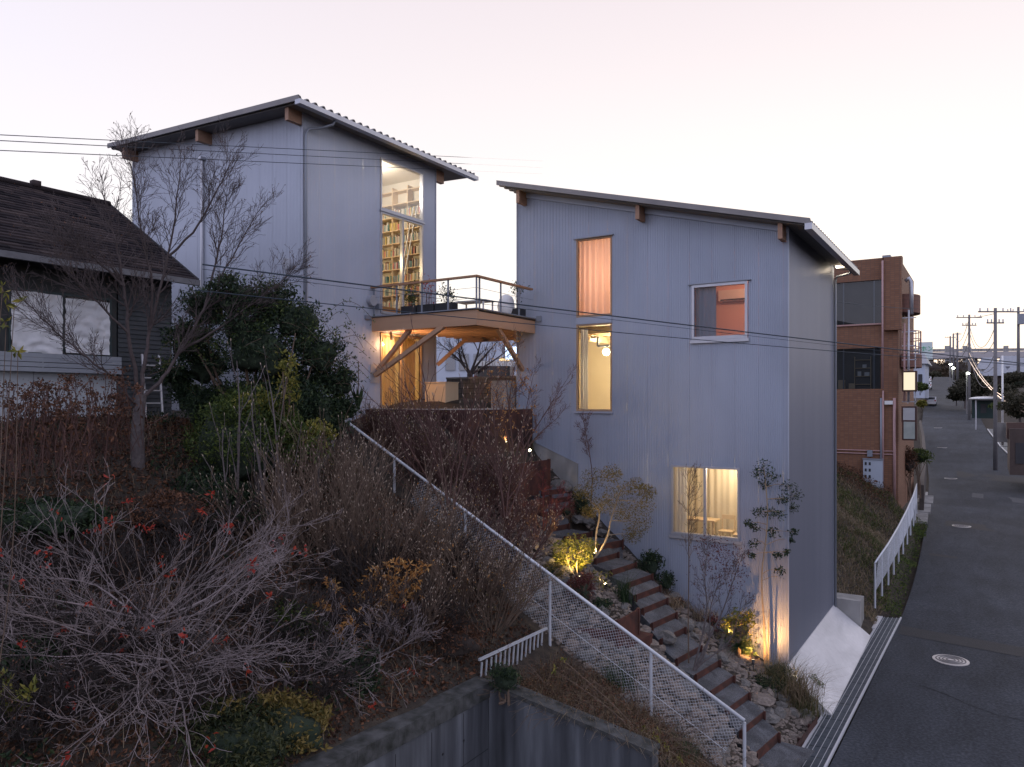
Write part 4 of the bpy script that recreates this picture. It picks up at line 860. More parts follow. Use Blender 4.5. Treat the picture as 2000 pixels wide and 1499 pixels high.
obj('sill', MB().box(-9, -.15, bv-.1, bv, 12.2, 12.28), M('pink sill', (.42, .25, .22), rough=.6), BB)
mp = M('pinkish pipe', (.45, .28, .26), (.38, .23, .22), 5, .5)
for u, z0, z1, m_ in ((-.28, 3.6, 8.6, mp), (-.38, 3.4, 8.2, m_pipe), (.27, 2.6, 8.2, mp), (-.27, 8.7, 15.6, mp), (.75, 8, 12.2, mp), (.95, 8, 12.9, m_alu)):
    dp = MB(); dp.smooth = True; dp.tube([(u, bv-.42 if z1 > 15 else bv-.09, z0), (u, bv-.42 if z1 > 15 else bv-.09, z1)], .05 if u != .27 else .075, 8); obj('drain_pipe', dp, m_, BB)
for z in (5.15, 5.32): obj('conduit', MB().tube([(-9, bv-.05, z), (.2, bv-.05, z)], .03, 6), mp, BB)
dp = MB(); dp.smooth = True; dp.tube([(.75, bv+.3, 14.5), (.95, bv+.3, 14.65), (1.02, bv+.3, 14.45), (1.05, bv+.3, 13.9), (1.05, bv+.3, 12.7)], .10, 10); obj('exhaust_duct', dp, m_alu, BB)
def curved(z0, z1, r, m_, nm, thin=False):
    an = np.linspace(-PI/2, PI/2, 15); mb = MB(); c = (.5, bv+2.2)
    P = [(c[0]+r*math.cos(a), c[1]+r*1.6*math.sin(a)) for a in an]
    if thin:
        for z in np.linspace(z0, z1, 4): mb.tube([(x, y, z) for x, y in P], .025, 4)
        for x, y in P: mb.tube([(x, y, z0), (x, y, z1)], .02, 4)
    else: mb.prism(P, 2, z0, z1)
    obj(nm, mb, m_, BB)
curved(12.9, 13.9, .85, m_tile2, 'round_balcony'); curved(9.9, 10.6, .92, m_tile2, 'round_balcony'); curved(10.601, 11.9, .88, mp, 'balcony_rail', True)
LDR = MB()
for z in np.arange(8, 12.6, .75): LDR.beam((.62, bv+.1, z), (1.3, bv+.1, z), .05, .05)
for u in (.9, 1.25): LDR.beam((u, bv+.1, 7.9), (u, bv+.1, 11.2), .05, .05)
obj('pipe_rack', LDR, m_alu, BB)
def signbox(x0, y0, x1, y1, m_, lab, v):
    a = pv(x0, y0, v); b = pv(x1, y1, v); t = thing('sign_box', lab, 'sign', ((a[0]+b[0])/2, v, b[2])); obj('frame', MB().box(a[0]-.08, b[0]+.08, v, v+.5, b[2]-.08, a[2]+.08), m_cortd, t); obj('sign_face', MB().box(a[0], b[0], v-.02, v-.002, b[2], a[2]), m_, t)
signbox(1765, 728, 1787, 762, emat('lit sign face', (1, .86, .62), .95), 'glowing cream blank sign box on the brick building corner', 23.7)
signbox(1764, 797, 1787, 822, M('sign panel a', (.42, .41, .41), (.36, .36, .36), 3, .4), 'grey blank upper panel of the unlit sign box pair', 23.7)
signbox(1765, 824, 1787, 858, M('sign panel b', (.40, .42, .38), (.22, .25, .23), 2, .3), 'unlit greenish lower sign box panel near the street', 23.65)
EC = thing('electric_cabinet', 'pale blue grey electrical cabinet with dark square vents on the brick wall', 'cabinet', (-.75, 23.9, 3.2))
obj('body', MB().box(-1.23, -.27, 23.75, 24.13, 3.1, 4.84), M('cabinet paint', (.40, .44, .5), (.36, .40, .46), 3, .5), EC); obj('lid', MB().box(-1.26, -.24, 23.72, 24.13, 4.842, 4.9), m_pipe, EC)
for i, u in enumerate((-1.1, -.9)):
    for z in (4.55, 4.2, 3.85, 3.5): obj('vent', MB().box(u-.05, u+.05, 23.735, 23.748, z, z+.16), m_black, EC)
obj('junction_box', MB().box(-1.05, -.8, 23.95, 24.13, 5.0, 5.35), m_pipe, BB); obj('meter_box', MB().box(-.2, .2, 23.95, 24.13, 7.85, 8.05), m_white, BB)
# ------------------------------------------------------------------ white mesh railing beside the ditch
WR = thing('ditch_railing', 'curved white mesh railing standing along the grassy ditch by the street', 'railing', (1.1, 15, .5))
tp = [pd(x, y, Y) for x, y, Y in ((1709,1100,27.3),(1735,1062,29.6),(1755,1028,32),(1772,995,35),(1784,967,38.2),(1790,946,41.5))]
mb = MB(); mb.smooth = True; mb.tube(tp, .035, 8); obj('top_rail', mb, m_fencew, WR)
seg = [lerp(a, b, f) for a, b in zip(tp[:-1], tp[1:]) for f in (0, .5)]+[tp[-1]]
for p in seg: obj('post', MB().tube([p-(0, 0, 1.65), p-(0, 0, .03)], .04, 6), m_fencew, WR)
mb = MB()
for a, b in zip(tp[:-1], tp[1:]):
    n = int(np.linalg.norm(b-a)/.12)
    for k in range(n):
        q = lerp(a, b, k/n); mb.tube([q-(0, 0, .05), q+(b-a)*.25-(0, 0, 1.05)], .005, 3, False); mb.tube([q-(0, 0, 1.05), q+(b-a)*.25-(0, 0, .05)], .005, 3, False)
obj('mesh', mb, m_fencew, WR)
t = thing('drain_cover', 'old concrete drain cover slab beside the far end of the ditch railing', 'drain', pd(1805, 970, 46)); c = pd(1805, 968, 46)
for k in range(3): obj('slab', MB().beam(np.array((c[0]-.1, c[1]-3+k*2.6, .95+k*.25)), np.array((c[0]-.2, c[1]-.45+k*2.6, 1.15+k*.25)), .9, .12), m_conc, t)
t = thing('roadside_wall', 'dark low block wall between the brick building and the street', 'wall', (1.0, 32, 1))
wp = [pd(1800, 965, 46), pd(1806, 905, 58), pd(1803, 862, 76), pd(1797, 830, 92)]
for a, b in zip(wp[:-1], wp[1:]): obj('segment', MB().beam(a-(0, 0, .3), b-(0, 0, .3), .25, 1.7), M('dark block wall', (.05, .042, .038), (.09, .075, .066), 3, .9, bump=.2), t)
# ------------------------------------------------------------------ far street: poles, wires, lamps, houses, cars
m_pole = M('hazed concrete pole', (.15, .14, .145), (.2, .19, .19), 4, .8)  # pole colour lightened in place of distance haze
def pole(x, yt, yb, Y, r, lab, arms=(), m_=None, name='utility_pole', cat='utility pole'):
    a = pd(x, yb, Y); b = pd(x, yt, Y); t = thing(name, lab, cat, a-(0, 0, 1)); mb = MB(); mb.smooth = True; mb.tube([a-(0, 0, 1.5), b], [r, r*.7], 10); obj('shaft', mb, m_ or m_pole, t)
    for dz, w_ in arms:
        obj('crossarm', MB().beam(b-(0, 0, dz)-RV*w_, b-(0, 0, dz)+RV*w_, .12, .12), m_pole, t); mb = MB()
        for f in (-.9, -.45, .45, .9): mb.box(*(lambda q: (q[0]-.06, q[0]+.06, q[1]-.06, q[1]+.06, q[2], q[2]+.3))(b-(0, 0, dz-.05)+RV*w_*f))
        obj('insulator', mb, m_alu, t)
    return b
Pm = pole(1944, 602, 893, 70, .19, 'tallest concrete utility pole standing at the right kerb of the street', ((.35, 1.6), (1.4, .8)))
P2 = pole(1893, 615, 805, 105, .19, 'second utility pole farther up the street with wires to the tall one', ((.4, 1.8), (1.5, 1.0)))
P4 = pole(1989, 600, 730, 95, .2, 'utility pole with transformer at the far right edge', ((.6, 1.5),)); c = pd(1989, 622, 95); obj('transformer', MB().cyl((c[0]+.3, c[1]-.3), .45, c[2]-.8, c[2]+.5, 12), m_pipe, bpy.data.objects[[o.name for o in COL.objects if o.name.startswith('utility_pole')][-1]])
pole(1870, 650, 740, 190, .3, 'tiny far utility pole, rightmost of the three on the horizon', ((.4, 1),)); pole(1862, 652, 740, 205, .28, 'tiny far utility pole, middle of the three on the horizon'); pole(1856, 657, 742, 220, .3, 'tiny far utility pole, leftmost of the three on the horizon', ((.4, 1.6),))
pole(1958, 695, 835, 62, .09, 'slim white flagpole right of the tall utility pole', (), m_white, 'flagpole', 'pole')
def wire(a, b, sag, r, lab, m_=m_black, group='overhead wires'):
    s = np.linspace(0, 1, 25)[:, None]; P = np.array(a)*(1-s)+np.array(b)*s; P[:, 2] -= (sag*4*s*(1-s))[:, 0]; mb = MB(); mb.tube(P-P[0], np.where(np.linspace(0, 1, 25) < .75, r[0], r[1]) if isinstance(r, tuple) else r, 5); tag(obj('overhead_wire', mb, m_, loc=None), lab, 'wire', group).location = tuple(P[0])
m_wire = M('dark blue cable', (.02, .035, .05), rough=.5); m_wglow = M('sun glint cable', (.6, .45, .35), rough=.25, metal=.8)  # bright cable: sun glints are put into its pale warm colour
for k, (y0, y1, yy) in enumerate(((258, 316, 'uppermost'), (269, 329, 'middle'), (289, 341, 'lowest'))):
    wire(pd(-120, y0, 13), pd(1060, y0+(y1-y0)*.983, 33.5), .0, (.0085, .0015), f'{yy} of the three parallel wires crossing the tower wall', m_wire)
wire(pd(395, 517, 12), pd(2150, 726, 20.5), .06, .013, 'thick twisted cable crossing both houses above the low sliding window', m_wire)
wire(pd(395, 526, 12), pd(2150, 731, 20.5), .06, .0045, 'hair thin wire running just under the thick twisted cable', m_wire)
wire(pd(380, 567, 12), pd(2150, 722, 21), .12, .008, 'thin wire crossing below the balcony and the square window', m_wire)
wire(pd(1600, 585, 30), pd(1790, 604, 36), .05, .012, 'short dark wire crossing the top window of the brick building', m_wire)
for k in range(6):
    z0 = .5+k*1.2; wire(Pm-(0, 0, z0), P2-(0, 0, z0*.8), [.1, 2.6, 2.2, 3.0, 2.0, 2.6][k], .03, 'drooping cable strung between the two near street utility poles', m_pole, 'cables between street poles')
for k in range(3): wire(P2-(0, 0, .5+k*1.5), pd(1866, 660+k*14, 190), 2.0, .04, 'cable running up the street from the second utility pole', m_pole, 'cables up the street')
wire(pd(1893, 690, 103), pd(2060, 790, 45), 2.2, .04, 'upper bright cable glinting across the right street side', m_wglow); wire(pd(1892, 702, 103), pd(2080, 830, 42), 1.6, .05, 'lower bright cable glinting across the right street side', m_wglow)
wire(Pm-(0, 0, .3), pd(2080, 596, 60), .3, .02, 'wire running right from the top of the tallest utility pole', m_wire)
for x, y, Y, lb in ((1855, 712, 150, 'distant lit street lamp, upper of the close pair'), (1860, 719, 140, 'distant lit street lamp, lower of the close pair'), (1888, 729, 100, 'lit street lamp before the dark trees, nearest of the three')):
    c = pd(x, y, Y); t = thing('street_lamp', lb, 'street lamp', c-(0, 0, 4)); obj('post', MB().tube([c-(0, 0, 5.5), c+(0, 0, .1)], .07, 6), m_pole, t); s_ = Y/150; b_ = MB().blob(c+(0, 0, -.05)-FV*.3, (.24*s_+.06, .24*s_+.06, .16*s_+.04), 0, 0); b_.smooth = True
    obj('lamp_head', b_, emat('lamp glow', (.95, 1, .85), 16), t); light('street_light', c-FV*.8-(0, 0, .6), 45, (.9, 1, .85), .2, t)
def car(c, hd, m_, lab, s_=1.0):
    t = thing('parked_car', lab, 'car', c); ca, sa = math.cos(hd), math.sin(hd)
    def tr(mb):
        for k, v in enumerate(mb.V): v = v*s_; mb.V[k] = np.stack([v[:, 0]*ca-v[:, 1]*sa, v[:, 0]*sa+v[:, 1]*ca, v[:, 2]], 1)+np.array(c)
        return mb
    mb = MB().prism([(-2.0,.3),(2.0,.3),(2.05,.75),(1.1,.95),(.4,1.48),(-1.5,1.5),(-2.0,1.0)], 1, -.82, .82); obj('body', tr(mb), m_, t)
    obj('rear_window', tr(MB().prism([(-1.93,1.08),(-1.60,1.42),(-1.62,1.44),(-1.97,1.10)], 1, -.65, .65)), M('car glass', (.02, .022, .026), rough=.1), t)
    obj('side_window', tr(MB().prism([(-1.4,1.0),(.75,1.0),(.3,1.4),(-1.35,1.42)], 1, -.835, -.822)), M('car side glass', (.02, .022, .026), rough=.1), t)
    for y in (-.68, .68): obj('tail_light', tr(MB().box(-2.03, -1.97, y-.1, y+.1, .75, 1.0)), M('tail red', (.35, .03, .03), rough=.3), t)
    for x in (-1.3, 1.3):
        for y in (-.78, .78): obj('wheel', tr(MB().tube([(x, y-.1, .3), (x, y+.1, .3)], .3, 14)), m_black, t)
hd = math.atan2(FV[1]*.85+RV[1]*.5, FV[0]*.85+RV[0]*.5)
def onroad(x, y, Y): c = pd(x, y, Y); k = np.argmin(np.linalg.norm(mid2[:, :2]-c[:2], axis=1)); c[2] = mid2[k, 2]+.02; return c
car(onroad(1818, 772, 128), hd, M('silver paint', (.5, .5, .52), rough=.3, metal=.4), 'silver hatchback parked at the left side up the street'); car(onroad(1811, 752, 165), hd, m_white, 'white car parked beyond the silver hatchback'); car(onroad(1812, 741, 195), hd, m_white, 'small white car, farthest parked up the street')
car(pd(1916, 806, 80)-(0, 0, .2), hd, M('dark car paint', (.02, .02, .025), rough=.25), 'dark car parked under the carport at the right of the street')
def bx(name, x0, x1, yt, yb, Y, dep, m_, lab, cat, roof=None, win=0, group=None):
    a = pd(x0, yb, Y); b = pd(x1, yt, Y); t = thing(name, lab, cat, a, group); k_ = (x1-1000)/F_PX; q_ = a-CAM; W = (k_*(q_@FV)-q_@RV)/(RV[0]-k_*FV[0]); z0, z1 = a[2]-.5, b[2]
    def P(s, d, z): return (a[0]+s, a[1]+d, z)
    mb = MB(); v = [P(0,0,z0),P(W,0,z0),P(W,dep,z0),P(0,dep,z0),P(0,0,z1),P(W,0,z1),P(W,dep,z1),P(0,dep,z1)]; mb.add(v, [(0,3,2,1),(4,5,6,7),(0,1,5,4),(1,2,6,5),(2,3,7,6),(3,0,4,7)]); obj('wall', mb, m_, t)
    if roof:
        h, m2, ov = roof; mb = MB(); v = [P(-ov,-ov,z1+.02),P(W+ov,-ov,z1+.02),P(W+ov,dep+ov,z1+.02),P(-ov,dep+ov,z1+.02),P(W*.15,dep/2,z1+h),P(W*.85,dep/2,z1+h)]; mb.add(v, [(0,1,5,4),(1,2,5),(2,3,4,5),(3,0,4),(0,3,2,1)]); obj('roof', mb, m2, t)
    for k in range(win):
        s = W*(k+.5)/win; q = MB(); v = [P(s-W*.12,-.05,z1-(z1-z0)*.75),P(s+W*.12,-.05,z1-(z1-z0)*.75),P(s+W*.12,-.05,z1-(z1-z0)*.3),P(s-W*.12,-.05,z1-(z1-z0)*.3)]
        vv = v+[tuple(np.array(x)+np.array((0, .04, 0))) for x in v]; q.add(vv, [(0,1,2,3),(7,6,5,4),(0,4,5,1),(1,5,6,2),(2,6,7,3),(3,7,4,0)]); obj('window', q, m_dark, t)
    return t
m_bw = M('pale blue house wall', (.50, .54, .62), (.44, .48, .56), 1, .8); m_tileroof = M('grey blue roof tile', (.20, .22, .26), (.30, .31, .34), 2, .5); m_brownw = M('brown wall', (.06, .042, .036), (.09, .065, .055), 2, .8)
bx('far_house', 1772, 1806, 712, 772, 120, 10, m_bw, 'pale blue house at the left of the street beyond the brick building', 'house', (2.0, m_tileroof, .5), 2)
for k, (x0, x1, yt, yb, Y, lb) in enumerate(((1912, 1950, 722, 745, 150, 'grey roofed house in the distance left of the tall utility pole'), (1950, 1992, 717, 740, 165, 'grey roofed house in the distance behind the flagpole'), (1975, 2040, 728, 750, 120, 'house with blue grey roof at the right edge above the bushes'), (1925, 1965, 735, 755, 130, 'low brown house beneath the bright cables'))):
    bx('far_house', x0, x1, yt, yb, Y, 9, m_bw if k < 2 else m_brownw, lb, 'house', (2.6, m_tileroof, .6), 3)
bx('carport', 1898, 1944, 777, 808, 78, 6, M('dark green awning wall', (.008, .025, .022), (.012, .035, .032), 3, .6), 'dark green fronted carport at the right of the street', 'carport', None, 1)
c = pd(1925, 779, 77); t = thing('canopy', 'glowing white rounded canopy roof beside the tall utility pole', 'canopy', c-(0, 0, 2)); b_ = MB().blob(c, (1.5, 1.5, .22), 0, 0, 3); b_.smooth = True; obj('roof', b_, m_white, t)
for s in (-1, 1): obj('post', MB().tube([c+RV*s-(0, 0, 3.2), c+RV*s], .07, 6), m_alu, t)
light('canopy_light', c-FV*2.2+(0, 0, 1.0), 60, (1, .95, .9), .2, t)
bx('garden_wall', 1948, 1968, 826, 852, 62, .4, m_conc, 'pale garden wall right of the tall utility pole', 'wall')
bx('garage', 1972, 2060, 838, 915, 57, 8, m_brownw, 'dark brown garage at the right edge of the street', 'garage', None, 2)
bx('planter_wall', 1966, 2050, 826, 845, 58, 2, M('brown planter', (.09, .055, .045), (.12, .075, .06), 3, .8), 'brown planter box holding the hedge at the right edge', 'planter')
t = thing('side_drain', 'steel drain covers along the right kerb of the street', 'drain', pd(1930, 850, 75))
ix = [k for k in range(90) if 38 < Rr[k][1] < 100][::4]
for k0, k1 in zip(ix[:-1], ix[1:]):
    a, b = Rr[k0]+(.55, 0, .02), Rr[k1]+(.55, 0, .02)
    obj('cover', MB().beam(a, lerp(a, b, .97), .8, .10), m_grate, t); obj('edge_rail', MB().beam(a-(.46, 0, -.01), lerp(a, b, .97)-(.46, 0, -.01), .10, .11), m_gedge, t)
VD = thing('viaduct', 'long grey elevated road viaduct crossing the horizon at the right', 'bridge', pd(1870, 720, 330))
a, b = pd(1700, 690, 300), pd(2200, 684, 360)
obj('deck', MB().beam(a-(0, 0, 1.6), b-(0, 0, 1.6), 12, 2.6), M('hazed viaduct concrete', (.40, .37, .37), (.46, .43, .43), .1, .85), VD); obj('parapet', MB().beam(a+(0, 0, .4)-FV*5.5, b+(0, 0, .4)-FV*5.5, .4, 1.2), m_conc, VD)  # far haze is put into the paler deck colour
for f in (.05, .2, .36, .52, .7, .88): q = lerp(a, b, f); obj('pier', MB().box(q[0]-1.5, q[0]+1.5, q[1]-1.5, q[1]+1.5, 5, q[2]-3), m_conc, VD)
for k, x in enumerate((1845, 1852, 1858, 1880, 1887, 1928, 1960)):
    Y = 340; p0 = pd(x, 694, Y+30); p1 = pd(x+5, 676+(k % 3)*3, Y+30); mb = MB().box(p0[0], p1[0]+1, p0[1], p0[1]+8, 0, p1[2]); tag(obj('far_block', mb, m_conc, loc=(p0[0], p0[1], 0)), 'tiny distant block poking over the viaduct', 'building', 'distant blocks behind the viaduct')
t = bx('rooftop_sign', 1794, 1821, 669, 700, 240, 2, M('sign white', (.62, .70, .68), rough=.6), 'pale rooftop sign board with green lettering beside the viaduct', 'sign')
try:
    fc = bpy.data.curves.new('sign_text', 'FONT'); fc.body = 'ホン'; fc.size = 1.9; fc.extrude = .02; to_ = bpy.data.objects.new('lettering', fc); COL.objects.link(to_)
    dg = bpy.context.evaluated_depsgraph_get(); me = bpy.data.meshes.new_from_object(to_.evaluated_get(dg)); bpy.data.objects.remove(to_)
    lo = bpy.data.objects.new('lettering', me); COL.objects.link(lo); me.materials.clear(); me.materials.append(M('green lettering', (.05, .40, .18))); lo.parent = t
    p = pd(1794, 700, 240); lo.location = tuple(np.array((p[0]+.5, p[1]-.2, pd(1794, 686, 240)[2]))-LOC[t.name]); lo.rotation_euler = (PI/2, 0, 0)
except Exception as ex: print('text', ex)
# ------------------------------------------------------------------ VEGETATION
def smooth_pts(P, k=4):
    P = np.array(P, float); n = len(P)
    if n < 3: return P
    t = np.arange(n); tt = np.linspace(0, n-1, (n-1)*k+1); Q = np.stack([np.interp(tt, t, P[:, i]) for i in range(3)], 1)
    for _ in range(3): Q[1:-1] = (Q[:-2]+2*Q[1:-1]+Q[2:])/4
    return Q
def limbtwigs(mb, Q, r0, r1, ntw, Ltw, P, tips, st=.25, ang=.8, allp=None, gnarl=.0):
    Q = smooth_pts(Q)
    if gnarl: Q[1:-1] += nr.normal(size=Q[1:-1].shape)*gnarl
    R = np.linspace(r0, r1, len(Q)); mb.tube(Q, R, 7, False)
    for k in range(ntw):
        f = (st+(1-st)*(k+rnd.random())/max(1, ntw))*(len(Q)-1); i = min(int(f), len(Q)-2); d = unit(Q[i+1]-Q[i]); p = Q[i]+(Q[i+1]-Q[i])*(f-i)
        grow(mb, p, rotdir(d, ang*rnd.uniform(.5, 1.2)), Ltw*rnd.uniform(.5, 1.25), max(P['rmin'], R[i]*.5), 0, P, tips, allp)
    if ntw: grow(mb, Q[-1], unit(Q[-1]-Q[-2]), Ltw*.8, r1, 0, P, tips, allp)
PF = dict(lv=3, seg=[5,4,3], wig=[.07,.08,.10], up=[.09,.06,.05], ch=[6,4,0], st=[.15,.2,0], ang=[.6,.6,0], rat=[.55,.55,0], rr=[.65,.7,0], tap=.4, rmin=.0032)
# 1 bare tree at the left
B0 = pd(270, 905, 15.5); mb = MB(); tips = []
D = 15.5
trunk = [B0, pd(268, 860, D), pd(270, 815, D), pd(276, 770, D)]
mb.tube(smooth_pts(trunk), np.linspace(.13, .10, 13), 10, False)
LB = [[(276,770,D),(285,690,D+.2),(292,640,D+.3),(330,500,D+.5),(345,400,D+.6),(352,330,D+.6)],[(272,790,D),(250,650,D-.3),(243,560,D-.4),(225,470,D-.5),(205,390,D-.6)],[(276,780,D),(320,740,D+.2),(350,690,D+.5),(400,600,D+.9),(455,500,D+1.2),(500,420,D+1.4)],
 [(270,800,D),(230,745,D-.6),(170,700,D-1.0),(110,650,D-1.3),(50,590,D-1.5)],[(292,640,D+.3),(300,560,D+.1),(280,470,D),(265,380,D),(255,320,D)],[(350,690,D+.5),(430,640,D+.8),(500,590,D+1.0),(560,540,D+1.2)],[(330,500,D+.5),(390,440,D+.7),(430,360,D+.9),(450,320,D+1)],[(243,560,D-.4),(180,500,D-.7),(130,470,D-.9)],[(250,650,D-.3),(190,590,D-.8),(140,540,D-1)],[(400,600,D+.9),(430,480,D+1),(440,400,D+1)]]
for k, l in enumerate(LB): limbtwigs(mb, [pd(*q) for q in l], .045 if k < 3 else .028, .008, 24 if k < 6 else 18, .85, PF, tips, .3, .7, None, .012)
lf = MB(); tp_ = np.array([t_[0] for t_ in tips]); lf.leaves(tp_[nr.rand(len(tp_)) < .10], .05, -.3)
plant('bare_tree', 'bare forked tree with fine reddish twigs in front of the old house and tower', 'tree', B0, [('branches', mb, M('dusky bare twig', (.050, .036, .034), (.095, .072, .068), 8, .85)), ('foliage', lf, m_lf_br)])
obj('trunk', MB().tube(smooth_pts([B0-(0,0,.4)]+trunk), np.linspace(.15, .108, 17), 10, False), m_bark, bpy.data.objects['bare_tree'])
# 2 evergreens
def leafbush(name, lab, c, r, n, size, m, nl=22, core=.62, cat='shrub', lump=.45, stems=True, up=.2, wid=.42, corem=None):
    c = np.array(c, float); base = np.array((c[0], c[1], gz(c[0], c[1]))); lf = MB(); lf.leaves(lumpy(c, r, nl, int(n*.7), lump), size, up, wid); lf.leaves(leafcloud(c, np.array(r)*.9, int(n*.3)), size, up, wid)
    st = MB()
    for k in range(6 if stems else 0): st.tube(smooth_pts([base+nr.normal(size=3)*(.1, .1, 0), (base+c)/2+nr.normal(size=3)*.1, c+nr.normal(size=3)*np.array(r)*.4]), np.linspace(.03, .01, 9), 5, False)
    parts = [('foliage', lf, m), ('branches', st, m_barkb)]
    if core: 
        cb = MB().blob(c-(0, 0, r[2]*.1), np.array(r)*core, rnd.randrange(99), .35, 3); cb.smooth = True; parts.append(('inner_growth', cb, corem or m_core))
    return plant(name, lab, cat, base, parts)
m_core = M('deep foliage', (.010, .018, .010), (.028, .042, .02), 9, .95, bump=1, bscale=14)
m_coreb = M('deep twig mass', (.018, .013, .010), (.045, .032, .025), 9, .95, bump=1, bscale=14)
EV = [(370,660,.55),(400,600,.6),(455,580,.7),(520,590,.75),(575,625,.7),(620,685,.65),(650,745,.55),(668,800,.42),(400,710,.7),(430,790,.75),(510,690,.95),(560,750,.85),(605,800,.75),(490,820,.8),(545,830,.7),(345,740,.4),(640,830,.5),(480,640,.8),(400,800,.6),(445,860,.6),(365,775,.45),(420,900,.5)]
lf = MB(); lg = MB(); cb = MB(); cb.smooth = True; st = MB(); eb = pd(505, 860, 17.2)
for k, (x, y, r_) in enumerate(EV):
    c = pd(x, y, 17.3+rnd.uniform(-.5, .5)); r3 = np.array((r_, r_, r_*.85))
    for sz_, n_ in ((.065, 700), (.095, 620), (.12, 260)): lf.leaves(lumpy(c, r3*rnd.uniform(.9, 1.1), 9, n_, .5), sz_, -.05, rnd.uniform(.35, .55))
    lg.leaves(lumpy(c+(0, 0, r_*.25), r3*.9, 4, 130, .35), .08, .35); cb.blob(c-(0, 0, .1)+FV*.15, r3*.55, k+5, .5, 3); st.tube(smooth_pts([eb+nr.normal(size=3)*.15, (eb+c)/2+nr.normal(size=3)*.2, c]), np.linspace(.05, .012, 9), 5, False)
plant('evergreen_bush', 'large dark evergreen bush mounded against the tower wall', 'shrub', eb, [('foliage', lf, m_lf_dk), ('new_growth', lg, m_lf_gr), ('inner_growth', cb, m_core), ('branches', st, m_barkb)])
lf = MB(); sg = MB(); lg = MB()
for k in range(230):
    c0, r0 = ((pd(505, 700, 17.6), (2.0, 1.5, 1.62)), (pd(415, 720, 17.2), (1.15, 1.0, 1.25)), (pd(600, 750, 17.4), (1.05, .9, 1.2)))[k % 3]
    d = unit(nr.normal(size=3)); d[2] = abs(d[2])*.9-.1; p = np.array(c0)+d*np.array(r0)*.92; e = unit(d*.7+nr.normal(size=3)*.6+(0, 0, .25))*rnd.uniform(.2, .6); Q = smooth_pts([p-e*.3, p+e*.5, p+e-(0, 0, .06)]); sg.tube(Q, .005, 3, False)
    (lg if k % 4 == 0 else lf).leaves(Q[nr.randint(0, len(Q), 24)]+nr.normal(size=(24, 3))*.05, .09)
plant('evergreen_sprigs', 'stray leafy sprigs sticking out of the evergreen bush outline', 'shrub', pd(505, 830, 17.2), [('branches', sg, m_barkb), ('foliage', lf, m_lf_dk), ('new_growth', lg, m_lf_gr)])
lf = MB(); vm = MB()
for k in range(14):
    a = pd(rnd.uniform(560, 680), rnd.uniform(590, 720), 17.2); b = a+RV*rnd.uniform(.3, .8)-(0, 0, rnd.uniform(.2, .9)); Q = smooth_pts([a-RV*.4-(0, 0, .2), a+(0, 0, .15), (a+b)/2+(0, 0, .22), b]); vm.tube(Q, .006, 3, False); lf.leaves(Q[nr.randint(0, len(Q), 26)]+nr.normal(size=(26, 3))*.04, .07)
plant('climbing_vine', 'trailing green vine sprays hanging off the right of the evergreen bush', 'vine', pd(620, 640, 17.2), [('stem', vm, m_barkb), ('foliage', lf, m_lf_gr)])
leafbush('evergreen_bush', 'dark evergreen skirt beneath the bush mound', pd(530, 800, 17.2), (1.7, 1.0, .9), 9000, .085, m_lf_dk, 18, .62)
leafbush('green_shrub', 'mid green leafy shrub below the dark evergreen bush', pd(480, 860, 16.0), (1.75, 1.1, 1.15), 12000, .085, m_lf_gr, 20, .66)
leafbush('dark_shrub', 'dark green shrub low behind the bare saplings', pd(420, 990, 15.3), (1.5, .9, .8), 8000, .08, m_lf_dk, 18, .7)
for x, y, r_, lb in ((500, 790, (.42, .4, .42), 'yellow green leafy shoot left of the taller bright shoot'), (555, 760, (.35, .35, .7), 'tallest yellow green leafy shoot before the evergreen bush'), (620, 850, (.4, .4, .35), 'small yellow green shoot by the upper fence rail')): leafbush('leafy_shoot', lb, pd(x, y, 15.6), r_, 420, .10, m_lf_yl, 6, 0, 'shrub', .5)
# 3 hydrangeas with dried heads
for k, (x, y, Y) in enumerate(((20, 905, 13.2), (75, 900, 13.6), (130, 905, 13.4), (185, 895, 13.9), (235, 880, 14.3), (45, 930, 12.7), (150, 930, 12.9))):
    b = pd(x, y, Y); st = MB(); hd_ = MB()
    for j in range(26):
        p = b+nr.normal(size=3)*(.22, .22, .03); tip = p+np.array((rnd.gauss(0, .28), rnd.gauss(0, .28), rnd.uniform(.7, 1.55))); Q = smooth_pts([p, (p+tip)/2+nr.normal(size=3)*.06, tip]); st.tube(Q, .007, 3, False)
        if j < 15: hd_.leaves(tip+nr.normal(size=(36, 3))*(.075, .075, .03), .045, .2, .7)
        hd_.leaves(Q[nr.randint(3, len(Q), 4)]+(0, 0, -.02), .11, -1.2)
    plant('dried_hydrangea', ['dried hydrangea at the left edge under the window railing', 'dried hydrangea second from the left edge', 'dried hydrangea below the middle of the pale house panels', 'dried hydrangea right of the pale panel joint', 'dried hydrangea beside the bare tree trunk', 'low dried hydrangea in front at the left edge', 'low dried hydrangea in front of the bare tree'][k], 'shrub', b, [('stem', st, m_barkr), ('dried_foliage', hd_, m_lf_br)], 'dried hydrangeas below the old house')
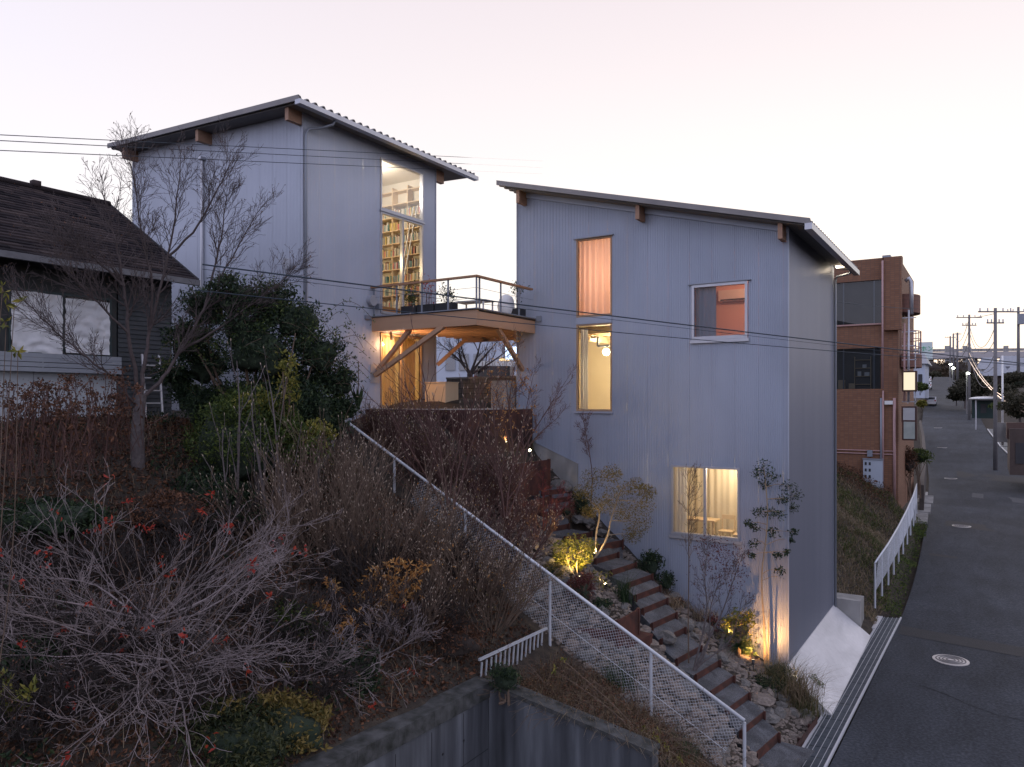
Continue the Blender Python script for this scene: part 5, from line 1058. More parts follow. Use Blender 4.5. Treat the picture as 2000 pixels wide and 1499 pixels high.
# 4 budded saplings
PS = dict(lv=2, seg=[6,4], wig=[.05,.10], up=[.05,.16], ch=[7,0], st=[.3,0], ang=[.55,0], rat=[.34,0], rr=[.45,0], tap=.16, rmin=.006)
def sapling(base, tops, r, lab, name='budded_sapling', P=PS, bark=None, bud=True, group=None, budsize=.05, cat='tree'):
    mb = MB(); tips = []; bd_ = MB()
    for tpt in tops:
        d = np.array(tpt)-base; grow(mb, base+nr.normal(size=3)*(.05, .05, 0), d, np.linalg.norm(d), r, 0, P, tips)
    for p, d in tips: bd_.tube([p-d*.01, p+d*.018, p+d*budsize], [.004, .011, .003], 4)
    return plant(name, lab, cat, base, [('stem', mb, bark or m_bark), ('bud', bd_, m_bud)] if bud else [('stem', mb, bark or m_bark)], group)
sapling(pd(462, 1130, 14.6), [pd(466, 705, 14.6), pd(420, 840, 14.4)], .04, 'bare budded sapling standing left before the green shrub')
sapling(pd(545, 1130, 14.7), [pd(562, 705, 14.8), pd(530, 800, 14.6)], .04, 'bare budded sapling standing before the brightest leafy shoot')
sapling(pd(505, 1120, 14.9), [pd(515, 790, 14.9), pd(505, 860, 14.8), pd(490, 880, 14.8)], .025, 'thin budded sapling between the two taller saplings')
sapling(pd(615, 1100, 15.2), [pd(622, 880, 15.2), pd(600, 900, 15.1)], .025, 'short budded sapling right of the taller pair')
# 5 twig thicket
PT = dict(lv=3, seg=[6,4,3], wig=[.08,.10,.12], up=[.06,.14,.14], ch=[8,4,0], st=[.22,.2,0], ang=[.48,.5,0], rat=[.48,.5,0], rr=[.55,.7,0], tap=.4, rmin=.0042)
def thicket(x, y, Y, h, spread, n, lab, P=PT, m=None, bud=.5, leafm=None, nleaf=0, group='bare twiggy shrubs on the slope', lean=(0, 0, 0)):
    b = pd(x, y, Y); b[2] = min(b[2], gz(b[0], b[1])+.05); mb = MB(); tips = []; bd_ = MB(); lf = MB()
    for k in range(n):
        a = rnd.uniform(0, 2*PI); s = spread*math.sqrt(rnd.random()); d = np.array((math.cos(a)*s, math.sin(a)*s, 1.0))+np.array(lean); grow(mb, b+np.array((math.cos(a), math.sin(a), 0))*s*.35, d, h*rnd.uniform(.65, 1.1)*(1.1-.25*s), rnd.uniform(.012, .02), 0, P, tips)
    for p, d in tips:
        if rnd.random() < bud: bd_.tube([p, p+d*.015, p+d*.045], [.004, .009, .003], 4)
    if leafm:
        q = np.array([t_[0] for t_ in tips]); lf.leaves(q[nr.randint(0, len(q), nleaf)]+nr.normal(size=(nleaf, 3))*.03, .055, -.4)
    return plant('twiggy_shrub', lab, 'shrub', b, [('stem', mb, m or m_barkb), ('bud', bd_, m_bud), ('foliage', lf, leafm or m_lf_br)], group)
thicket(640, 1150, 14.8, 2.6, .75, 22, 'dense upright twiggy shrub at the middle of the slope')
thicket(725, 1160, 15.0, 2.5, .75, 22, 'dense twiggy shrub right of the thin saplings, tallest of the thicket')
thicket(815, 1130, 15.4, 2.0, .8, 20, 'brown twiggy shrub just left of the fence middle', leafm=m_lf_or, nleaf=120)
thicket(905, 1180, 15.3, 1.7, 1.0, 22, 'brushy twiggy shrub above the short railing', leafm=m_lf_or, nleaf=160)
thicket(960, 1200, 15.6, 1.6, 1.1, 26, 'low brushy shrub beside the third fence post', leafm=m_lf_ol, nleaf=260)
thicket(560, 1130, 14.4, 2.0, .7, 14, 'twiggy shrub between the bare saplings and the thicket')
thicket(690, 1010, 16.6, 1.7, .7, 16, 'twiggy shrub below the upper fence rail', leafm=m_lf_ol, nleaf=120)
thicket(800, 1230, 14.2, 1.5, 1.1, 18, 'dark low brush above the concrete retaining wall', leafm=m_lf_br, nleaf=200)
for x, y, Y, h in ((950,985,18.2,1.2),(925,925,18.8,1.2),(985,940,19.0,1.1),(1010,1000,18.4,1.0),(790,850,20.4,1.4),(745,845,20.8,1.2),(860,860,20.0,1.5),(920,865,19.8,1.5),(975,860,20.0,1.4),(820,870,20.0,1.4),(700,830,21.0,1.0),(1045,900,19.8,.9),(830,880,19.2,1.3),(885,870,19.6,1.3),(940,870,19.9,1.2),(985,880,20,1.1),(960,1050,17,.9)):
    thicket(x, y, Y, h, .9, 16, 'reddish brown twig shrub below the terrace retaining wall', PT, m_barkr, .25, m_lf_pu if x > 930 else m_lf_ol, 120, 'reddish shrubs below the terrace')
# 6 budded magnolias before the terrace
PM = dict(lv=3, seg=[6,4,3], wig=[.08,.10,.12], up=[.05,.14,.16], ch=[7,3,0], st=[.25,.2,0], ang=[.55,.55,0], rat=[.45,.5,0], rr=[.55,.7,0], tap=.4, rmin=.0052)
sapling(pd(880, 1010, 17.8), [pd(905, 735, 17.9), pd(800, 740, 17.6), pd(850, 690, 17.8), pd(770, 780, 17.5), pd(960, 760, 18), pd(830, 800, 17.6), pd(900, 820, 17.7)], .025, 'large bare shrub with pale fat buds in front of the terrace door', 'budded_shrub', PM, m_barkr, True, None, .06, 'shrub')
sapling(pd(985, 1010, 17.7), [pd(1000, 770, 17.9), pd(950, 800, 17.6), pd(1040, 850, 17.8), pd(960, 860, 17.6), pd(1015, 900, 17.7)], .022, 'bare budded shrub in front of the terrace steel wall', 'budded_shrub', PM, m_barkr, True, None, .06, 'shrub')
b = pd(1005, 905, 19.6); mb = MB(); tips = []; lf = MB()
for q in ((985,700,19.7),(1010,690,19.9),(1040,740,20),(1105,745,20),(1085,820,19.9),(965,760,19.6)): limbtwigs(mb, [b, lerp(b, pd(*q), .5)+nr.normal(size=3)*.08, pd(*q)], .02, .006, 8, .6, PF, tips, .3)
q = np.array([t_[0] for t_ in tips]); q = q[q@RV < (pd(1045, 750, 19.7)@RV)]; lf.leaves(q[nr.randint(0, len(q), 420)]+nr.normal(size=(420, 3))*.06, .085, -.5)
plant('orange_leaved_tree', 'small tree with sparse orange leaves in front of the terrace corner', 'tree', b, [('branches', mb, m_barkr), ('foliage', lf, m_lf_or)])
# 7 pale spreading shrub in the foreground
PC = dict(lv=4, seg=[9,7,5,3], wig=[.12,.15,.18,.22], up=[.03,.015,.03,.05], ch=[7,5,3,0], st=[.15,.15,.3,0], ang=[.5,.5,.6,0], rat=[.62,.55,.38,0], rr=[.45,.55,.65,0], tap=.2, rmin=.003)
def spreader(x, y, Y, R_, n, lab, name='spreading_shrub', zlo=.05, zhi=.5, m=None, P=PC, nleaf=60, rad=.03, az=(0, 2*PI)):
    b = pd(x, y, Y); g = gz(b[0], b[1]); root = np.array((b[0], b[1], g-.1)); mb = MB(); tips = []; lf = MB(); b[2] = max(b[2], g+.25)
    mb.tube(smooth_pts([root, (root+b)/2+nr.normal(size=3)*.04, b]), np.linspace(rad*2.2, rad*1.6, 9), 7, False)
    for k in range(n):
        a = az[0]+(az[1]-az[0])*(k+rnd.random()*.7)/n; d = np.array((math.cos(a), math.sin(a), rnd.uniform(zlo, zhi))); grow(mb, b-(0, 0, rnd.uniform(0, .25)), d, R_*rnd.uniform(.7, 1.15), rad*rnd.uniform(.6, 1), 0, P, tips)
    if nleaf: 
        q = np.array([t_[0] for t_ in tips]); c_ = q[nr.randint(0, len(q), nleaf//5)]; lf.leaves(np.repeat(c_, 5, 0)+nr.normal(size=(len(c_)*5, 3))*.04, .075, -.4, .7)
    return plant(name, lab, 'shrub', root, [('branches', mb, m or m_barkv), ('foliage', lf, m_lf_rd)])
spreader(285, 1200, 11.4, 2.5, 16, 'wide pale violet bare shrub with scattered red leaves in the foreground', nleaf=120, rad=.022, zlo=.0, zhi=.42)
spreader(330, 1290, 10.9, 2.3, 13, 'pale bare branches arching over the leaf litter in the lower foreground', nleaf=50, rad=.02, zlo=-.05, zhi=.3)
spreader(120, 1330, 10.5, 1.9, 9, 'pale tangled bare branches at the lower left edge', nleaf=20, rad=.016, zlo=0, zhi=.4)
spreader(560, 1370, 11.9, 1.5, 8, 'pale curved branches reaching towards the retaining wall', nleaf=12, rad=.016, zlo=0, zhi=.35)
spreader(740, 1260, 13.2, 1.15, 9, 'drooping pale bare branches above the retaining wall coping', nleaf=8, rad=.013, zlo=.1, zhi=.8)
m_barkd = M('dark twig', (.018, .013, .011), (.045, .034, .03), 6, .85)  # shade of the undergrowth is put into this darker twig colour
PU = dict(lv=3, seg=[5,4,3], wig=[.12,.14,.16], up=[.02,.06,.08], ch=[9,5,0], st=[.1,.15,0], ang=[.7,.7,0], rat=[.6,.5,0], rr=[.6,.7,0], tap=.4, rmin=.0036)
for x, y, Y in ((60,1080,12.4),(190,1090,12.6),(330,1080,13.2),(440,1130,13.2),(540,1190,13.0),(640,1240,13.0),(730,1210,13.8),(830,1200,14.4),(90,1230,11.2),(330,1290,11.6),(520,1290,12),(200,1290,11),(610,1340,12.0),(380,1040,14),(690,1130,14.6),(930,1120,16),(780,1090,15.4),(30,1450,9.6),(150,1380,10.2),(340,1400,10.6),(860,1060,16.2)):
    thicket(x, y, Y, rnd.uniform(.7, 1.15), 1.1, 16, 'dark tangled twig shrub filling the slope between the pale branches', PU, m_barkd, 0, m_lf_br, 160, 'dark tangled shrubs')
# 8 orange and yellow leaved shrubs
def colorshrub(clusters, Y, m, lab, n=60, size=.10, base=None, name='autumn_shrub', group=None, sp=.10):
    lf = MB(); st = MB(); b = pd(*base, Y); b[2] = min(b[2], gz(b[0], b[1])+.02)
    for x, y, s in clusters:
        c = pd(x, y, Y+rnd.uniform(-.2, .2)); st.tube(smooth_pts([b, (b+c)/2+nr.normal(size=3)*.08+(0, 0, .1), c]), np.linspace(.010, .004, 9), 4, False)
        k = int(n*s); sub = c+nr.normal(size=(max(2, k//6), 3))*(sp*s, sp*s, sp*.7*s); lf.leaves(np.repeat(sub, 6, 0), size, -.15, .36)
        for q in sub[:4]: st.tube([c-(0, 0, .06), q], .003, 3, False)
    return plant(name, lab, 'shrub', b, [('stem', st, m_barkb), ('foliage', lf, m)])
colorshrub([(775,1105,1.1),(800,1120,1.1),(785,1145,1.3),(765,1165,1.3),(790,1165,.8),(720,1185,.9),(740,1180,.7),(650,1140,.6)], 13.9, m_lf_or, 'orange leaved shrub, brightest in the middle of the brush', 54, .11, (760, 1260))
colorshrub([(690,1215,1.4),(670,1240,1.2),(700,1250,1),(640,1190,.9),(665,1280,1.2),(690,1290,.8),(625,1180,.6)], 13.3, m_lf_or, 'orange brown leaved shrub below the brightest orange one', 54, .105, (670, 1340))
colorshrub([(735,1120,1),(755,1135,1),(820,1105,.8),(700,1165,.8),(725,1150,.8),(810,1160,.7),(745,1215,.8),(775,1200,.7)], 14.1, m_lf_or, 'pale orange leaved shrub behind the brightest orange one', 50, .10, (740, 1270))
colorshrub([(215,1010,.7),(250,985,.6),(300,1035,.7),(390,1000,.6),(420,970,.7),(360,1050,.5),(440,1020,.6),(200,1030,.6)], 12.0, m_lf_rd, 'red leaf clusters above the wide pale bare shrub', 18, .085, (300, 1250))
colorshrub([(180,1175,.7),(240,1255,.8),(420,1250,.8),(520,1170,.5),(245,1180,.5),(330,1120,.5),(490,1100,.5),(130,1230,.5)], 10.8, m_lf_rd, 'red leaf clusters low in the pale bare branches', 18, .085, (300, 1330))
colorshrub([(450,1380,1),(480,1420,1),(520,1360,.8),(400,1420,1),(560,1440,.9),(610,1460,.8)], 10.8, m_lf_ol, 'olive yellow leaved shrub at the bottom of the slope', 60, .10, (480, 1490))
leafbush('low_shrub', 'green leafy shrub among the dark twigs under the thicket', pd(640, 1290, 12.9), (.9, .6, .4), 2600, .08, m_lf_dk, 10, .6)
leafbush('low_shrub', 'green undergrowth left of the orange leaved shrub', pd(570, 1220, 13.2), (.8, .6, .4), 2200, .08, m_lf_gr, 10, .6)
colorshrub([(660,1390,.9),(680,1400,.8),(600,1330,.9),(630,1360,.9),(560,1300,.6)], 12.2, m_lf_ol, 'low olive leaved shrub beside the leaf litter strip', 50, .10, (640, 1420))
colorshrub([(15,1345,1.1),(30,1365,1.1),(62,1352,.8),(10,1385,.9)], 9.6, m_lf_yl, 'bright yellow leaves at the lower left edge', 50, .12, (20, 1440))
colorshrub([(5,560,.5),(28,595,.6),(12,630,.5),(35,685,.4)], 8.6, m_lf_yl, 'few hanging yellow leaves at the left edge before the old house', 12, .10, (-40, 700))
leafbush('fern_clump', 'deep green leafy clump at the left edge under the bare branches', pd(60, 1290, 10.6), (.65, .5, .3), 1500, .11, m_lf_dk, 8, .6)
leafbush('low_shrub', 'low olive green shrub at the bottom left of the slope', pd(430, 1440, 10.6), (1.5, .8, .5), 5200, .085, m_lf_dm, 14, .66)
leafbush('low_shrub', 'low dark green shrub at the bottom beside the leaf litter', pd(560, 1420, 11.0), (.8, .6, .4), 2200, .085, m_lf_ol, 8, .66)
leafbush('low_shrub', 'small dark green shrub above the retaining wall', pd(690, 1330, 12.7), (.55, .45, .3), 1500, .08, m_lf_dk, 8, .66)
leafbush('low_shrub', 'dark ivy mass left below the dried hydrangeas', pd(100, 1010, 13.0), (1.3, .8, .35), 3600, .09, m_lf_dk, 12, .66)
leafbush('low_shrub', 'dim brown green brush before the bare tree foot', pd(330, 1000, 14.0), (1.0, .7, .4), 2600, .08, m_lf_br, 10, .66, corem=m_coreb)
leafbush('low_shrub', 'dark shrub behind the short railing', pd(880, 1250, 14.6), (.8, .6, .5), 2600, .07, m_lf_br, 10, .6, corem=m_coreb)
leafbush('low_shrub', 'green ivy tuft on top of the retaining wall corner', pd(985, 1325, 13.7), (.35, .3, .28), 1200, .06, m_lf_dk, 6, .6)
# leaf litter and undergrowth
def scatter(n, u0, u1, v0, v1, keep=None, dz=0):
    P = np.stack([nr.uniform(u0, u1, n), nr.uniform(v0, v1, n)], 1)
    if keep is not None: P = P[keep(P[:, 0], P[:, 1])]
    z = ground_arr(P[:, 0], P[:, 1]); b_ = np.array([mnoise.noise(Vector((a*.9, c*.9, 0)))*.12+mnoise.noise(Vector((a*2.7, c*2.7, 3)))*.06 for a, c in P])*.8; return np.column_stack([P, z+b_+dz])
lf = MB(); q = scatter(46000, -13.3, -3.7, -18.5, -6.7); lf.leaves(q+nr.uniform(0, .05, (len(q), 1))*(0, 0, 1), .085, .05, .6, None, .7); tag(obj('leaf_litter', lf, m_lf_br), 'brown fallen leaf litter covering the dark slope', 'leaves', None, 'stuff')
lf = MB(); q = scatter(16000, -13, -3.8, -18, -6.8, lambda u, v: np.array([mnoise.noise(Vector((a*.5, b*.5, 9))) > .05 for a, b in zip(u, v)])); lf.leaves(q+nr.uniform(0, .25, (len(q), 1))*(0, 0, 1), .09, .5, .45); tag(obj('ground_ivy', lf, m_lf_dk), 'dark green ground cover between the shrubs on the slope', 'plants', None, 'stuff')
def blades(mb, P, h, lean=.4, wd=.008, k=4, dirb=None):
    for p in P:
        a = rnd.uniform(0, 2*PI); d = np.array((math.cos(a), math.sin(a), 0)) if dirb is None else unit(np.array(dirb)+nr.normal(size=3)*(.5, .5, 0)); H_ = h*rnd.uniform(.5, 1.2); l_ = lean*rnd.uniform(.3, 1.4); s = np.cross(d, ZV)*wd; v = []
        for i in range(k+1):
            t_ = i/k; c = p+ZV*H_*(t_-.45*l_*t_*t_)+d*H_*l_*t_*t_; v += [c-s*(1-t_*.9), c+s*(1-t_*.9)]
        mb.add(v, [(2*i, 2*i+1, 2*i+3, 2*i+2) for i in range(k)])
dm = MB(); q = scatter(2600, -13, -3.8, -18, -6.8); blades(dm, q, .5, .9, .006, 3); tag(obj('dry_stalks', dm, m_straw), 'thin dry stalks among the shrubs on the slope', 'stalks', None, 'stuff')
# brambles above the wing wall
dm = MB(); q = scatter(2400, -3.25, .5, -9.25, -6.7); blades(dm, q, .55, 1.1, .007, 4, (.4, -.9, 0)); tag(obj('dry_brambles', dm, m_straw), 'dry bramble stems lying over the wing wall by the fence', 'brambles', None, 'stuff')
lf = MB(); q = scatter(5000, -3.25, .5, -9.2, -6.7); lf.leaves(q+nr.uniform(0, .3, (len(q), 1))*(0, 0, 1), .055, .2); tag(obj('bramble_leaves', lf, m_lf_br), 'brown bramble leaves above the wing wall', 'leaves', None, 'stuff')
tw = MB(); tt = []
for p in scatter(90, -3.2, .4, -9.1, -6.8): grow(tw, p, np.array((rnd.gauss(.3, .5), rnd.gauss(-.5, .5), .5)), rnd.uniform(.5, 1.1), .008, 0, dict(PF, lv=2, up=[-.12, -.05, 0]), tt)
tag(obj('bramble_canes', tw, m_barkb), 'arching brown bramble canes beside the chain link fence', 'brambles', None, 'stuff')
colorshrub([(1275,1440,.8),(1300,1455,.8),(1265,1425,.5),(1320,1475,.7),(1085,1310,.4),(1100,1290,.3)], 12.9, m_lf_yl, 'small yellow leaved creeper at the end of the wing wall', 30, .08, (1290, 1480))
tag(obj('paper_scrap', MB().add([(0,0,0),(.13,.02,.01),(.1,.12,.05),(.01,.09,.02)], [(0,1,2,3)]) or None, m_white), None) if False else None
# ------------------------------------------------------------------ garden stones
rocks = []
for k in range(8):
    mb = MB().blob((0, 0, 0), (1, 1, .75), k+3, .42, 2); me = mb.mesh('stone'); me.materials.append(m_rock if k % 2 else m_rock2); rocks.append(me)
def inplot(u, v): b_, _ = path_d(u, v); return (b_ > .78) & ~((u < -7.7) & (v > -3.5)) & (v < -.12)
cand = scatter(9000, -7.6, .85, -6.35, -.15, inplot)
Yc_ = (cand-CAM)@FV; sz = nr.uniform(.03, .085, len(cand))*np.where(nr.rand(len(cand)) < .10, 2.2, 1); order = np.argsort(-sz/Yc_)
def putrock(name, me, p, s, lab, cat, group):
    o = bpy.data.objects.new(name, me); COL.objects.link(o); o.location = tuple(map(float, p)); o.rotation_euler = (rnd.uniform(-.3, .3), rnd.uniform(-.3, .3), rnd.uniform(0, 6.3)); o.scale = (s*rnd.uniform(.8, 1.4), s*rnd.uniform(.8, 1.2), s*rnd.uniform(.7, 1.1)); return tag(o, lab, cat, group)
for i in order[:250]: putrock('stone', rnd.choice(rocks), cand[i], sz[i], 'angular tan rubble stone lying in the garden beds beside the steel steps', 'stone', 'rubble stones in the garden')
rb2 = MB()
base_rocks = [np.concatenate([np.array([tuple(v.co) for v in me.vertices])]) for me in rocks]; base_f = [np.array([tuple(p.vertices) for p in me.polygons]) for me in rocks]
lowr = []
for k in range(5):
    m_ = MB().blob((0, 0, 0), (1, 1, .7), k+30, .45, 1); lowr.append((m_.V[0], np.array(m_.Fc)))
for i in order[250:]:
    V_, F_ = lowr[rnd.randrange(5)]; a = rnd.uniform(0, 6.3); s = sz[i]*.8; Rm = np.array(((math.cos(a), -math.sin(a), 0), (math.sin(a), math.cos(a), 0), (0, 0, 1))); rb2.addarr((V_*np.array((s*rnd.uniform(.8, 1.5), s, s*.8)))@Rm.T+cand[i], F_)
tag(obj('rubble', rb2, m_rock), 'small tan rubble filling the garden beds', 'rubble', None, 'stuff')
for x, y, s, lb in ((1302,1253,.24,'rounded pinkish boulder beside the bench box'),(1215,1375,.2,'pale boulder at the second fence post'),(1318,1160,.22,'pale angular boulder right of the steps under the low window'),(1128,1020,.22,'grey boulder left of the lit curved tree'),(1150,1024,.17,'smaller grey boulder beside the lit curved tree'),(1098,925,.35,'large slab stone leaning on the house foundation'),(1500,1410,.2,'tan boulder beside the lowest steps'),(1488,1375,.28,'grey boulder right of the lower steps'),(1575,1403,.19,'pinkish stone near the drain edging'),(1040,1070,.2,'pinkish boulder near the upper rusted plate'),(1245,1388,.17,'light boulder beneath the chain link fence'),(985,965,.25,'tan boulder below the budded shrub'),(1340,1225,.2,'flat grey boulder beside the middle steps'),(1505,1300,.14,'small lit boulder near the wall lamp'),(1375,1235,.22,'long grey boulder under the purple leaved shrub'),(1130,1215,.22,'pinkish flat stone behind the third fence post')):
    p = gp(x, y); putrock('boulder', rnd.choice(rocks), p+(0, 0, s*.3), s, lb, 'boulder', None)
# ------------------------------------------------------------------ garden plants
def crown(clusters, trunkpts, Y, m, lab, name, n=90, size=.06, r0=.03, bark=None, cat='tree', sp=1.0, tw=3, branch_from=None):
    b = np.array(trunkpts[0][0]) ; mb = MB(); lf = MB(); tips = []
    allq = []
    for T_ in trunkpts: Q = smooth_pts(T_); mb.tube(Q, np.linspace(r0, r0*.45, len(Q)), 7, False); allq.append(Q)
    AQ = np.concatenate(allq)
    for x, y, r_ in clusters:
        c = pd(x, y, Y+rnd.uniform(-.35, .35)); low = AQ[AQ[:, 2] < c[2]+.05]; low = low if len(low) else AQ; s = low[np.argmin(np.linalg.norm(low-c, axis=1))]
        mb.tube(smooth_pts([s, (s+c)/2+nr.normal(size=3)*.05+(0, 0, .04), c]), np.linspace(r0*.4, .004, 9), 4, False)
        R_ = r_/F_PX*Y*sp; q = leafcloud(c, (R_, R_, R_*.8), n, .3); lf.leaves(q, size, -.1)
        for p in q[:5]: mb.tube([c, p], .003, 3, False)
    return plant(name, lab, cat, b, [('branches', mb, bark or m_barkb), ('foliage', lf, m)])
g1 = gp(1153, 1100); Y1 = (g1-CAM)@FV
crown([(1160,935,28),(1195,925,22),(1205,965,30),(1240,950,22),(1255,985,26),(1248,1020,28),(1235,1045,22),(1140,962,22),(1175,985,24),(1215,1000,26),(1265,960,18),(1150,1000,16)], [[g1]+[pd(x, y, Y1) for x, y in ((1174,1075),(1189,1045),(1192,1018),(1203,985),(1212,960))], [pd(1165, 1085, Y1), pd(1163,1042,Y1+.2), pd(1172,1009,Y1+.2), pd(1168,991,Y1+.2), pd(1153,980,Y1+.2)]], Y1, m_lf_ol, 'small tree with curved lit trunks and olive foliage on the garden slope', 'garden_tree', 420, .058, .035, m_barkl)
g2 = gp(1130, 1135); Y2 = (g2-CAM)@FV
crown([(1100,1070,22),(1125,1060,24),(1150,1068,18),(1115,1090,24),(1140,1085,20),(1090,1090,14),(1130,1105,12)], [[g2, pd(1125,1105,Y2), pd(1130,1080,Y2)], [g2, pd(1112,1110,Y2), pd(1105,1080,Y2)]], Y2, m_lf_yl, 'bright yellow green shrub lit from below beside the fence rail', 'lit_shrub', 230, .085, .015, m_barkl, 'shrub')
g3 = gp(1135, 1180); leafbush('red_shrub', 'dark red leaved shrub below the lit yellow shrub', g3+(0, 0, .35), (.42, .4, .4), 2600, .045, m_lf_pu, 10, .5)
g4 = gp(1172, 1160); Y4 = (g4-CAM)@FV
crown([(1172,1125,10),(1165,1132,9),(1180,1138,9),(1186,1120,8),(1160,1118,7)], [[g4, pd(1170,1140,Y4), pd(1174,1118,Y4)]], Y4, m_lf_yl, 'small bright leafed plant right above a garden spotlight', 'lit_plant', 16, .09, .01, m_barkl, 'plant')
def grass(x, y, h, n, lab, m=None, lean=.6, spread=.12, name='grass_clump', wd=.008, dz=0):
    g = gp(x, y) if x > 100 else np.array((x, y, gz(x, y))); mb = MB(); blades(mb, g+nr.normal(size=(n, 3))*(spread, spread, 0), h, lean, wd, 5); return plant(name, lab, 'grass', g, [('blades', mb, m or m_blg)])
grass(1217, 1178, .95, 130, 'tall upright grass clump beside the steps behind the fence')
grass(1205, 1345, .85, 170, 'dark grass clump seen through the chain link mesh', None, .6, .2); grass(1330, 1480, .5, 120, 'grass clump at the foot of the last fence panel', None, .8, .2)
grass(.35, -.85, 1.15, 420, 'arching dry ornamental grass leaning over the concrete apron', m_straw, .95, .22); grass(-.05, -.75, .85, 380, 'green brown ornamental grass at the house corner', m_bl, .8, .3); grass(.62, -1.1, .8, 260, 'drooping grass at the edge of the drain grating', m_bl, 1.1, .2)
grass(1255, 1010, .5, 90, 'wispy grass by the house wall under the olive tree'); grass(1030, 880, .7, 90, 'grass tuft above the tall rusted plate', m_bl); grass(1360, 1185, .5, 160, 'dry brown grass bed beside the steps and wall', m_straw, 1.0, .25); grass(745, 775, .6, 120, 'grass tuft at the foot of the tower corner', m_blg)
g = gp(1442, 1290); mb = MB(); c = g+(0, 0, .38)
for k in range(190):
    d = unit(nr.normal(size=3)); d[2] = abs(d[2])*.9-.25; d = unit(d); Ln = rnd.uniform(.45, .62); s = unit(np.cross(d, nr.normal(size=3)))*.011; v = []
    for i in range(4): t_ = i/3; q = c+d*Ln*t_-(0, 0, .10*t_*t_); v += [q-s*(1-t_*.95), q+s*(1-t_*.95)]
    mb.add(v, [(0,1,3,2),(2,3,5,4),(4,5,7,6)])
plant('spiky_plant', 'spiky dark green rosette plant beside the garden steps', 'plant', g, [('blades', mb, m_blg), ('stem', MB().tube([g, c], [.07, .06], 8), m_barkb)])
g = gp(1497, 1300); g_tree = g; Yw = (g-CAM)@FV; w_ = lambda x, y: pd(x, y, Yw)
crown([(1492,912,18),(1480,925,14),(1508,930,16),(1492,945,12),(1540,950,16),(1555,968,14),(1530,975,14),(1548,992,12),(1500,1000,16),(1480,1000,12),(1520,1005,14),(1475,1030,10),(1462,1022,8),(1510,1040,12),(1472,1062,12),(1468,1085,8),(1550,1040,9),(1545,1055,6),(1520,1085,8),(1535,1078,7),(1522,1115,10),(1528,1130,9)], [[g]+[w_(x, y) for x, y in ((1493,1220),(1488,1160),(1488,1110),(1497,1050),(1500,1000),(1496,950),(1492,915))], [g+RV*.06, w_(1500,1230), w_(1503,1190)], [g-RV*.04, w_(1492, 1230), w_(1490,1180)]], Yw, m_lf_dk, 'slender tree with sparse green leaf tufts before the ribbed house corner', 'garden_tree', 70, .08, .028, m_barkl)
g = gp(1345, 1300); Yb = (g-CAM)@FV; mb = MB(); tips = []
limbtwigs(mb, [g, pd(1344,1200,Yb), pd(1346,1080,Yb), pd(1344,1000,Yb), pd(1348,940,Yb)], .018, .006, 16, .45, PF, tips, .45, .6); plant('bare_sapling', 'thin bare sapling in front of the low sliding window', 'tree', g, [('branches', mb, m_barkb)])
g = gp(1352, 1320); Yb = (g-CAM)@FV; mb = MB(); tips = []
for l in (((1372,1290),(1388,1240),(1385,1190),(1400,1150)),((1365,1300),(1400,1275),(1430,1250),(1445,1190)),((1388,1240),(1410,1200),(1430,1140),(1445,1100)),((1385,1190),(1375,1140),(1380,1090))): limbtwigs(mb, [g if k == 0 else pd(*q, Yb) for k, q in enumerate([(0, 0)]+list(l))], .026, .008, 8, .5, PF, tips, .4, .7)
lf = MB(); q = np.array([t_[0] for t_ in tips]); lf.leaves(q[nr.randint(0, len(q), 300)]+nr.normal(size=(300, 3))*.05, .06, -.3)
lf.leaves(leafcloud(pd(1420, 1110, Yb+.4), (.55, .4, .6), 420, .2), .06, -.3); lf.leaves(leafcloud(pd(1395, 1070, Yb+.4), (.5, .4, .35), 260, .2), .06, -.3)
plant('purple_leaved_shrub', 'pale branched shrub with thin purple red leaves before the ribbed wall', 'shrub', g, [('branches', mb, m_bark), ('foliage', lf, m_lf_pu)])
def wallbush(x, y, r_, n, m, lab, size=.07, dz=.3): g = gp(x, y); return leafbush('wall_shrub', lab, g+(0, -.15, dz), r_, n, size, m, 8, .45)
wallbush(1275, 1075, (.45, .3, .55), 700, m_lf_dk, 'dark green shrub at the wall left of the low window', .09, .5); wallbush(1140, 990, (.4, .4, .4), 900, m_lf_dk, 'dark green shrub below the concrete foundation'); wallbush(1305, 1110, (.3, .3, .35), 420, m_lf_dk, 'small dark shrub at the wall under the low window', .08, .4)
wallbush(1445, 1195, (.5, .35, .6), 620, m_lf_yl, 'leafy shrub against the lit corner of the ribbed wall', .12, .6); wallbush(1525, 1315, (.35, .35, .25), 900, m_lf_dk, 'low dark fern beside the lit slender tree', .06, .15); wallbush(1500, 1340, (.5, .4, .2), 1100, m_lf_dk, 'low spreading green plant above the rubble near the drain', .07, .1)
wallbush(1585, 1345, (.35, .3, .25), 700, m_lf_gr, 'small green plant beside the ornamental grass', .06, .15)
